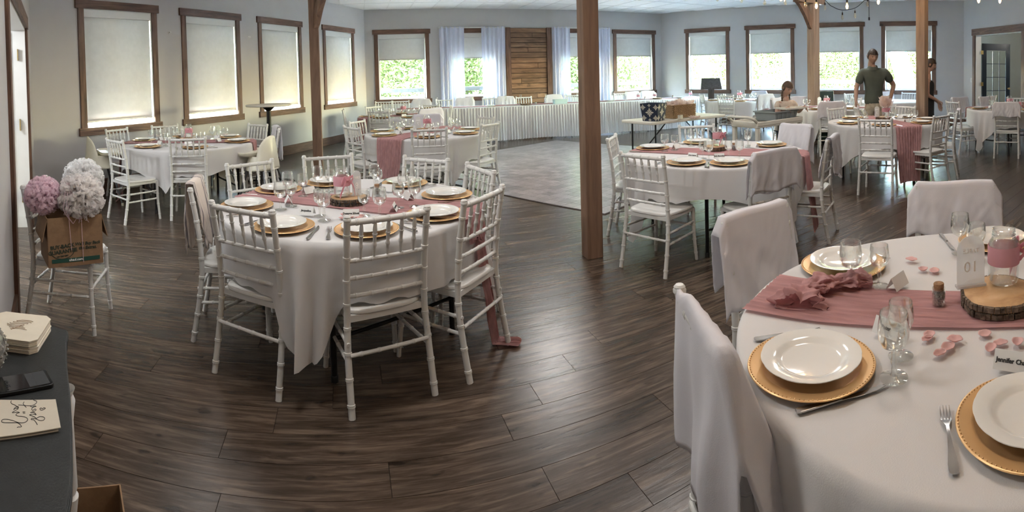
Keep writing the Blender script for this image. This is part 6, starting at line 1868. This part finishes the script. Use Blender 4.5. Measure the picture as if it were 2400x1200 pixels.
def hand_chains(nm, wrist, d, side, palm_n, s=1.0, curl=.5):
    """palm plus five separate bent fingers; d points along the hand, side towards the thumb"""
    d = d.normalized(); side = (side - d * side.dot(d)).normalized(); pn = palm_n.normalized()
    out = []
    pk_ = wrist + d * .045 * s
    out.append([(nm + 'w', wrist, .022 * s), (nm + 'p', pk_, (.034 * s, .016 * s))])
    for k, (o_, L_) in enumerate(((.026, .070), (.009, .078), (-.009, .073), (-.026, .058))):
        b = wrist + d * .085 * s + side * o_ * s
        m1 = b + (d * math.cos(curl * .6) + pn * math.sin(curl * .6)) * L_ * .5 * s
        m2 = m1 + (d * math.cos(curl * 1.5) + pn * math.sin(curl * 1.5)) * L_ * .5 * s
        out.append([(nm + 'p', pk_, 0), (nm + 'k%d' % k, b, .0095 * s), (nm + 'j%d' % k, m1, .0085 * s), (nm + 't%d' % k, m2, .0070 * s)])
    tb = wrist + d * .03 * s + side * .032 * s; t1 = tb + (d * .7 + side * .7 + pn * .25).normalized() * .035 * s; t2 = t1 + (d * .9 + side * .3 + pn * .4).normalized() * .028 * s
    out.append([(nm + 'p', pk_, 0), (nm + 'b', tb, .011 * s), (nm + 'c', t1, .010 * s), (nm + 'd', t2, .008 * s)])
    return out
def head(parent, c, s, yaw, pitch, skin_m, hair_m, style):
    """skull with brow, nose, lips, chin, eyes and ears; local +y is the face"""
    T = Matrix.Translation(c) @ Matrix.Rotation(yaw, 4, 'Z') @ Matrix.Rotation(pitch, 4, 'X') @ Matrix.Scale(s, 4)
    def surf(a, b, grow=0.0):
        th = a * 2 * PI; ph = b * PI
        x, y, z = math.sin(ph) * math.cos(th), math.sin(ph) * math.sin(th), math.cos(ph)
        X = x * (.074 + grow); Y = y * (.092 + grow); Z = z * (.112 + grow)
        if Z < -.02:
            k = (-.02 - Z) / .09; X *= 1 - .34 * k; Y = Y * (1 - .18 * k) + .010 * k
        if Y > 0 and not grow:
            f = math.exp(-(X / .013) ** 2)
            Y += .020 * f * math.exp(-((Z + .020) / .014) ** 2) + .008 * f * math.exp(-((Z) / .022) ** 2)
            Y += .006 * math.exp(-(X / .022) ** 2) * math.exp(-((Z + .055) / .008) ** 2) + .006 * math.exp(-(X / .02) ** 2) * math.exp(-((Z + .090) / .014) ** 2)
            for sx in (-1, 1): Y -= .009 * math.exp(-((X - sx * .030) / .014) ** 2 - ((Z - .010) / .011) ** 2)
            Y += .005 * math.exp(-((Z - .030) / .010) ** 2) * math.exp(-(X / .05) ** 2)
        return (X, Y, Z)
    mb = MB(); mb.grid(49, 36, lambda a, b: surf(a, b), T); mb.tube([(0, -.012, -.07), (0, -.022, -.16)], [.052, .056], 14, T=T)
    for sx in (-1, 1):
        mb.grid(9, 7, lambda a, b, sx=sx: (sx * (.074 + .014 * math.sin(b * PI)), -.006 + .017 * math.cos(a * 2 * PI) * math.sin(b * PI) - .004, .0 + .030 * math.cos(b * PI)), T)
    h_ = mb.build('head', skin_m, parent, angle=80)
    for sx in (-1, 1):
        mb = MB(); mb.lathe([(0, -.007), (.006, -.005), (.008, 0), (.006, .005), (0, .007)], 10, (sx * .030, .0745, .010), T); mb.build('eye', 'ink', h_)
    mb = MB(); mb.grid(7, 3, lambda a, b: (-.02 + a * .04, .0935 - .010 * (a - .5) ** 2 * 4, -.057 + (b - .5) * .005), T); mb.build('mouth', 'lips', h_)
    mb = MB()
    def hr(a, b):
        x, y, z = surf(a, b * .62, .009 if style == 'short' else .012)
        th = a * 2 * PI; fr = max(0, math.sin(th))
        lim = .045 if fr > .35 else -.06 + .10 * fr / .35
        if style != 'short' and fr <= .35: lim -= .03
        z = max(z, lim); n_ = noise.noise(Vector((x * 40, y * 40, z * 40))) * .004
        return (x + n_, y + n_, z + n_)
    mb.grid(49, 22, hr, T)
    if style == 'bun': mb.lathe([(0, -.03), (.022, -.018), (.03, 0), (.022, .02), (0, .03)], 12, (0, -.108, -.01), T)
    if style == 'plaits':
        for sx in (-1, 1):
            pts = [(sx * .070, -.02, -.05), (sx * .078, .0, -.10), (sx * .075, .03, -.16), (sx * .068, .045, -.215)]
            pp = smooth_path(pts, 8); mb.tube(pp, [.015 + .004 * math.sin(i_ * 1.3) for i_ in range(len(pp))], 8, T=T)
    mb.build('hair', hair_m, parent, angle=80)
M['lips'] = mat('lips', (.25, .11, .09), .5)

# man in a dark green polo: local +y towards the camera, own right hand on a chair back
mn = empty('person', (5.83, 7.13, 0), math.atan2(-7.13, -5.83) - PI / 2 + R(14)); mn.scale = (1.065, 1.065, 1.065)
tag(mn, 'man in dark green polo and patterned beige shorts, one hand on a chair', 'person')
rW = V(.33, .14, .93); lW = V(-.24, .10, .92)
body = [[('pel', V(0, 0, .94), (0.083, 0.083)), ('wst', V(.005, .01, 1.08), (0.076, 0.076)), ('chs', V(.01, .02, 1.30), (0.086, 0.086)), ('nkb', V(.015, .03, 1.45), (.06, .055)), ('nk', V(.03, .055, 1.54), .055)],
        [('chs', V(0, 0, 0), 0), ('shR', V(.19, .02, 1.41), .052), ('elR', V(.29, -.01, 1.16), .045), ('wrR', rW, .028)],
        [('chs', V(0, 0, 0), 0), ('shL', V(-.18, .02, 1.41), .052), ('elL', V(-.36, -.06, 1.18), .045), ('wrL', lW, .028)],
        [('pel', V(0, 0, 0), 0), ('hpR', V(.09, 0, .86), .095), ('knR', V(.10, .02, .49), .06), ('anR', V(.10, -.02, .09), .042), ('tR', V(.11, .12, .04), .04)],
        [('pel', V(0, 0, 0), 0), ('hpL', V(-.09, 0, .86), .095), ('knL', V(-.10, .03, .49), .06), ('anL', V(-.11, -.02, .09), .042), ('tL', V(-.12, .12, .04), .04)]]
for nm, w_, d_, sd in (('R', rW, V(.08, .10, -.9), V(-.6, .8, 0)), ('L', lW, V(.35, .3, -.8), V(.2, 1, 0))):
    hc = hand_chains('h' + nm, w_, d_, sd, V(-.2 if nm == 'R' else .5, .6, .1), 1.05, .9); hc[0][0] = ('wr' + nm, w_, .028); body += hc
skin_body('body', body, 'skin', mn)
shirt = [[('pel', V(0, 0, .93), (.172, .132)), ('wst', V(.005, .01, 1.08), (.165, .125)), ('chs', V(.01, .02, 1.30), (.20, .145)), ('nkb', V(.015, .025, 1.46), (.12, .095))],
         [('chs', V(0, 0, 0), 0), ('shR', V(.195, .02, 1.415), .094), ('sR', V(.262, .0, 1.20), .070)],
         [('chs', V(0, 0, 0), 0), ('shL', V(-.185, .02, 1.415), .094), ('sL', V(-.305, -.035, 1.23), .070)]]
shirt[0][0] = ('pel', V(0, 0, .84), (.18, .14)); shirt[0].insert(1, ('p2', V(0, 0, .96), (.178, .138)))
skin_body('polo_shirt', shirt, 'shirt', mn)
shorts = [[('pel', V(0, 0, 1.06), (.165, .125)), ('p1', V(0, 0, .96), (.176, .135)), ('p2', V(0, 0, .86), (.180, .140)), ('hpR', V(.095, 0, .80), .115), ('kR', V(.105, .015, .56), .098)], [('p2', V(0, 0, 0), 0), ('hpL', V(-.095, 0, .80), .115), ('kL', V(-.105, .02, .56), .098)]]
skin_body('shorts', shorts, 'shorts', mn)
mb = MB(); mb.lathe([(.070, -.012), (.064, .030), (.068, .034), (.088, -.004), (.096, -.018)], 20, T=Tm((.022, .040, 1.474), rx=R(-18))); mb.build('collar', 'shirt', mn, angle=70)
head(mn, V(.035, .075, 1.655), 1.06, R(8), R(-14), 'skin', 'hair', 'short')

# woman hidden by the post: seen from behind its sides, looking to the right
wm = empty('person', (6.472, 6.468, 0), R(-136)); tag(wm, 'woman in a dark dress behind the brown post, looking right', 'person')
rW = V(.10, .20, 1.00); lW = V(-.16, .20, .96)
body = [[('pel', V(0, 0, .93), (0.079, 0.079)), ('wst', V(0, .01, 1.10), (0.065, 0.065)), ('chs', V(0, .02, 1.28), (0.079, 0.079)), ('nkb', V(0, .02, 1.42), (.065, .06)), ('nk', V(0, .04, 1.50), .045)],
        [('chs', V(0, 0, 0), 0), ('shR', V(.165, .01, 1.37), .052), ('elR', V(.21, .02, 1.10), .038), ('wrR', rW, .024)],
        [('chs', V(0, 0, 0), 0), ('shL', V(-.165, .01, 1.37), .052), ('elL', V(-.22, .0, 1.10), .038), ('wrL', lW, .024)],
        [('pel', V(0, 0, 0), 0), ('hpR', V(.085, 0, .84), .09), ('knR', V(.085, .01, .48), .055), ('anR', V(.085, -.02, .08), .038), ('tR', V(.09, .11, .035), .035)],
        [('pel', V(0, 0, 0), 0), ('hpL', V(-.085, 0, .84), .09), ('knL', V(-.085, .01, .48), .055), ('anL', V(-.085, -.02, .08), .038), ('tL', V(-.09, .11, .035), .035)]]
for nm, w_, d_, sd in (('R', rW, V(-.3, .3, -.8), V(0, .8, .3)), ('L', lW, V(.2, .3, -.9), V(0, .8, .3))):
    hc = hand_chains('h' + nm, w_, d_, sd, V(.3 if nm == 'L' else -.3, .2, -.6), .95, .8); hc[0][0] = ('wr' + nm, w_, .024); body += hc
skin_body('body', body, 'skin_pale', wm)
skin_body('dress', [[('pel', V(0, 0, .92), (.18, .14)), ('wst', V(0, .01, 1.10), (.14, .115)), ('chs', V(0, .02, 1.27), (.17, .135)), ('st', V(0, .02, 1.37), (.12, .095))], [('pel', V(0, 0, 0), 0), ('sk', V(0, 0, .70), (.195, .15)), ('hm', V(0, 0, .52), (.20, .155))]], 'blacktop', wm)
head(wm, V(0, .065, 1.615), .98, R(4), R(-16), 'skin_pale', 'hair', 'bun')

# girl behind the cart
gr = empty('person', (3.90, 6.86, 0), math.atan2(-6.86, -3.90) - PI / 2 + R(30)); tag(gr, 'girl with plaits in a cream top looking down at a tray', 'person')
rW = V(.13, .27, .99); lW = V(-.16, .27, .99)
body = [[('pel', V(0, 0, .70), (0.061, 0.061)), ('wst', V(0, .01, .84), (0.058, 0.058)), ('chs', V(0, .02, 1.00), (0.061, 0.061)), ('nkb', V(0, .03, 1.11), (.05, .048)), ('nk', V(0, .05, 1.16), .038)],
        [('chs', V(0, 0, 0), 0), ('shR', V(.125, .02, 1.07), .040), ('elR', V(.18, .06, .90), .030), ('wrR', rW, .020)],
        [('chs', V(0, 0, 0), 0), ('shL', V(-.125, .02, 1.07), .040), ('elL', V(-.20, .06, .90), .030), ('wrL', lW, .020)],
        [('pel', V(0, 0, 0), 0), ('hpR', V(.065, 0, .63), .068), ('knR', V(.065, .01, .36), .045), ('anR', V(.065, -.015, .06), .030), ('tR', V(.07, .09, .03), .028)],
        [('pel', V(0, 0, 0), 0), ('hpL', V(-.065, 0, .63), .068), ('knL', V(-.065, .01, .36), .045), ('anL', V(-.065, -.015, .06), .030), ('tL', V(-.07, .09, .03), .028)]]
for nm, w_, sd in (('R', rW, V(-.3, .3, 1)), ('L', lW, V(.3, .3, 1))):
    hc = hand_chains('h' + nm, w_, V(0, 1, -.1), sd, V(0, .1, -1), .8, .7); hc[0][0] = ('wr' + nm, w_, .020); body += hc
skin_body('body', body, 'skin_pale', gr)
skin_body('top', [[('pel', V(0, 0, .72), (.125, .10)), ('wst', V(0, .01, .86), (.115, .092)), ('chs', V(0, .02, 1.0), (.13, .10)), ('nk', V(0, .025, 1.09), (.075, .06))], [('chs', V(0, 0, 0), 0), ('sR', V(.135, .02, 1.06), .05), ('eR', V(.165, .04, .97), .044)], [('chs', V(0, 0, 0), 0), ('sL', V(-.135, .02, 1.06), .05), ('eL', V(-.175, .04, .97), .044)]], 'creamtop', gr)
skin_body('shorts', [[('pel', V(0, 0, .68), (.128, .10)), ('hR', V(.068, 0, .58), .08), ('kR', V(.07, .01, .44), .07)], [('pel', V(0, 0, 0), 0), ('hL', V(-.068, 0, .58), .08), ('kL', V(-.07, .01, .44), .07)]], 'navycloth', gr)
head(gr, V(0, .075, 1.27), .93, R(10), R(-26), 'skin_pale', 'hair_brown', 'plaits')
for k_ in ('flute',):
    if first[k_]: bpy.data.objects.remove(pro[k_])
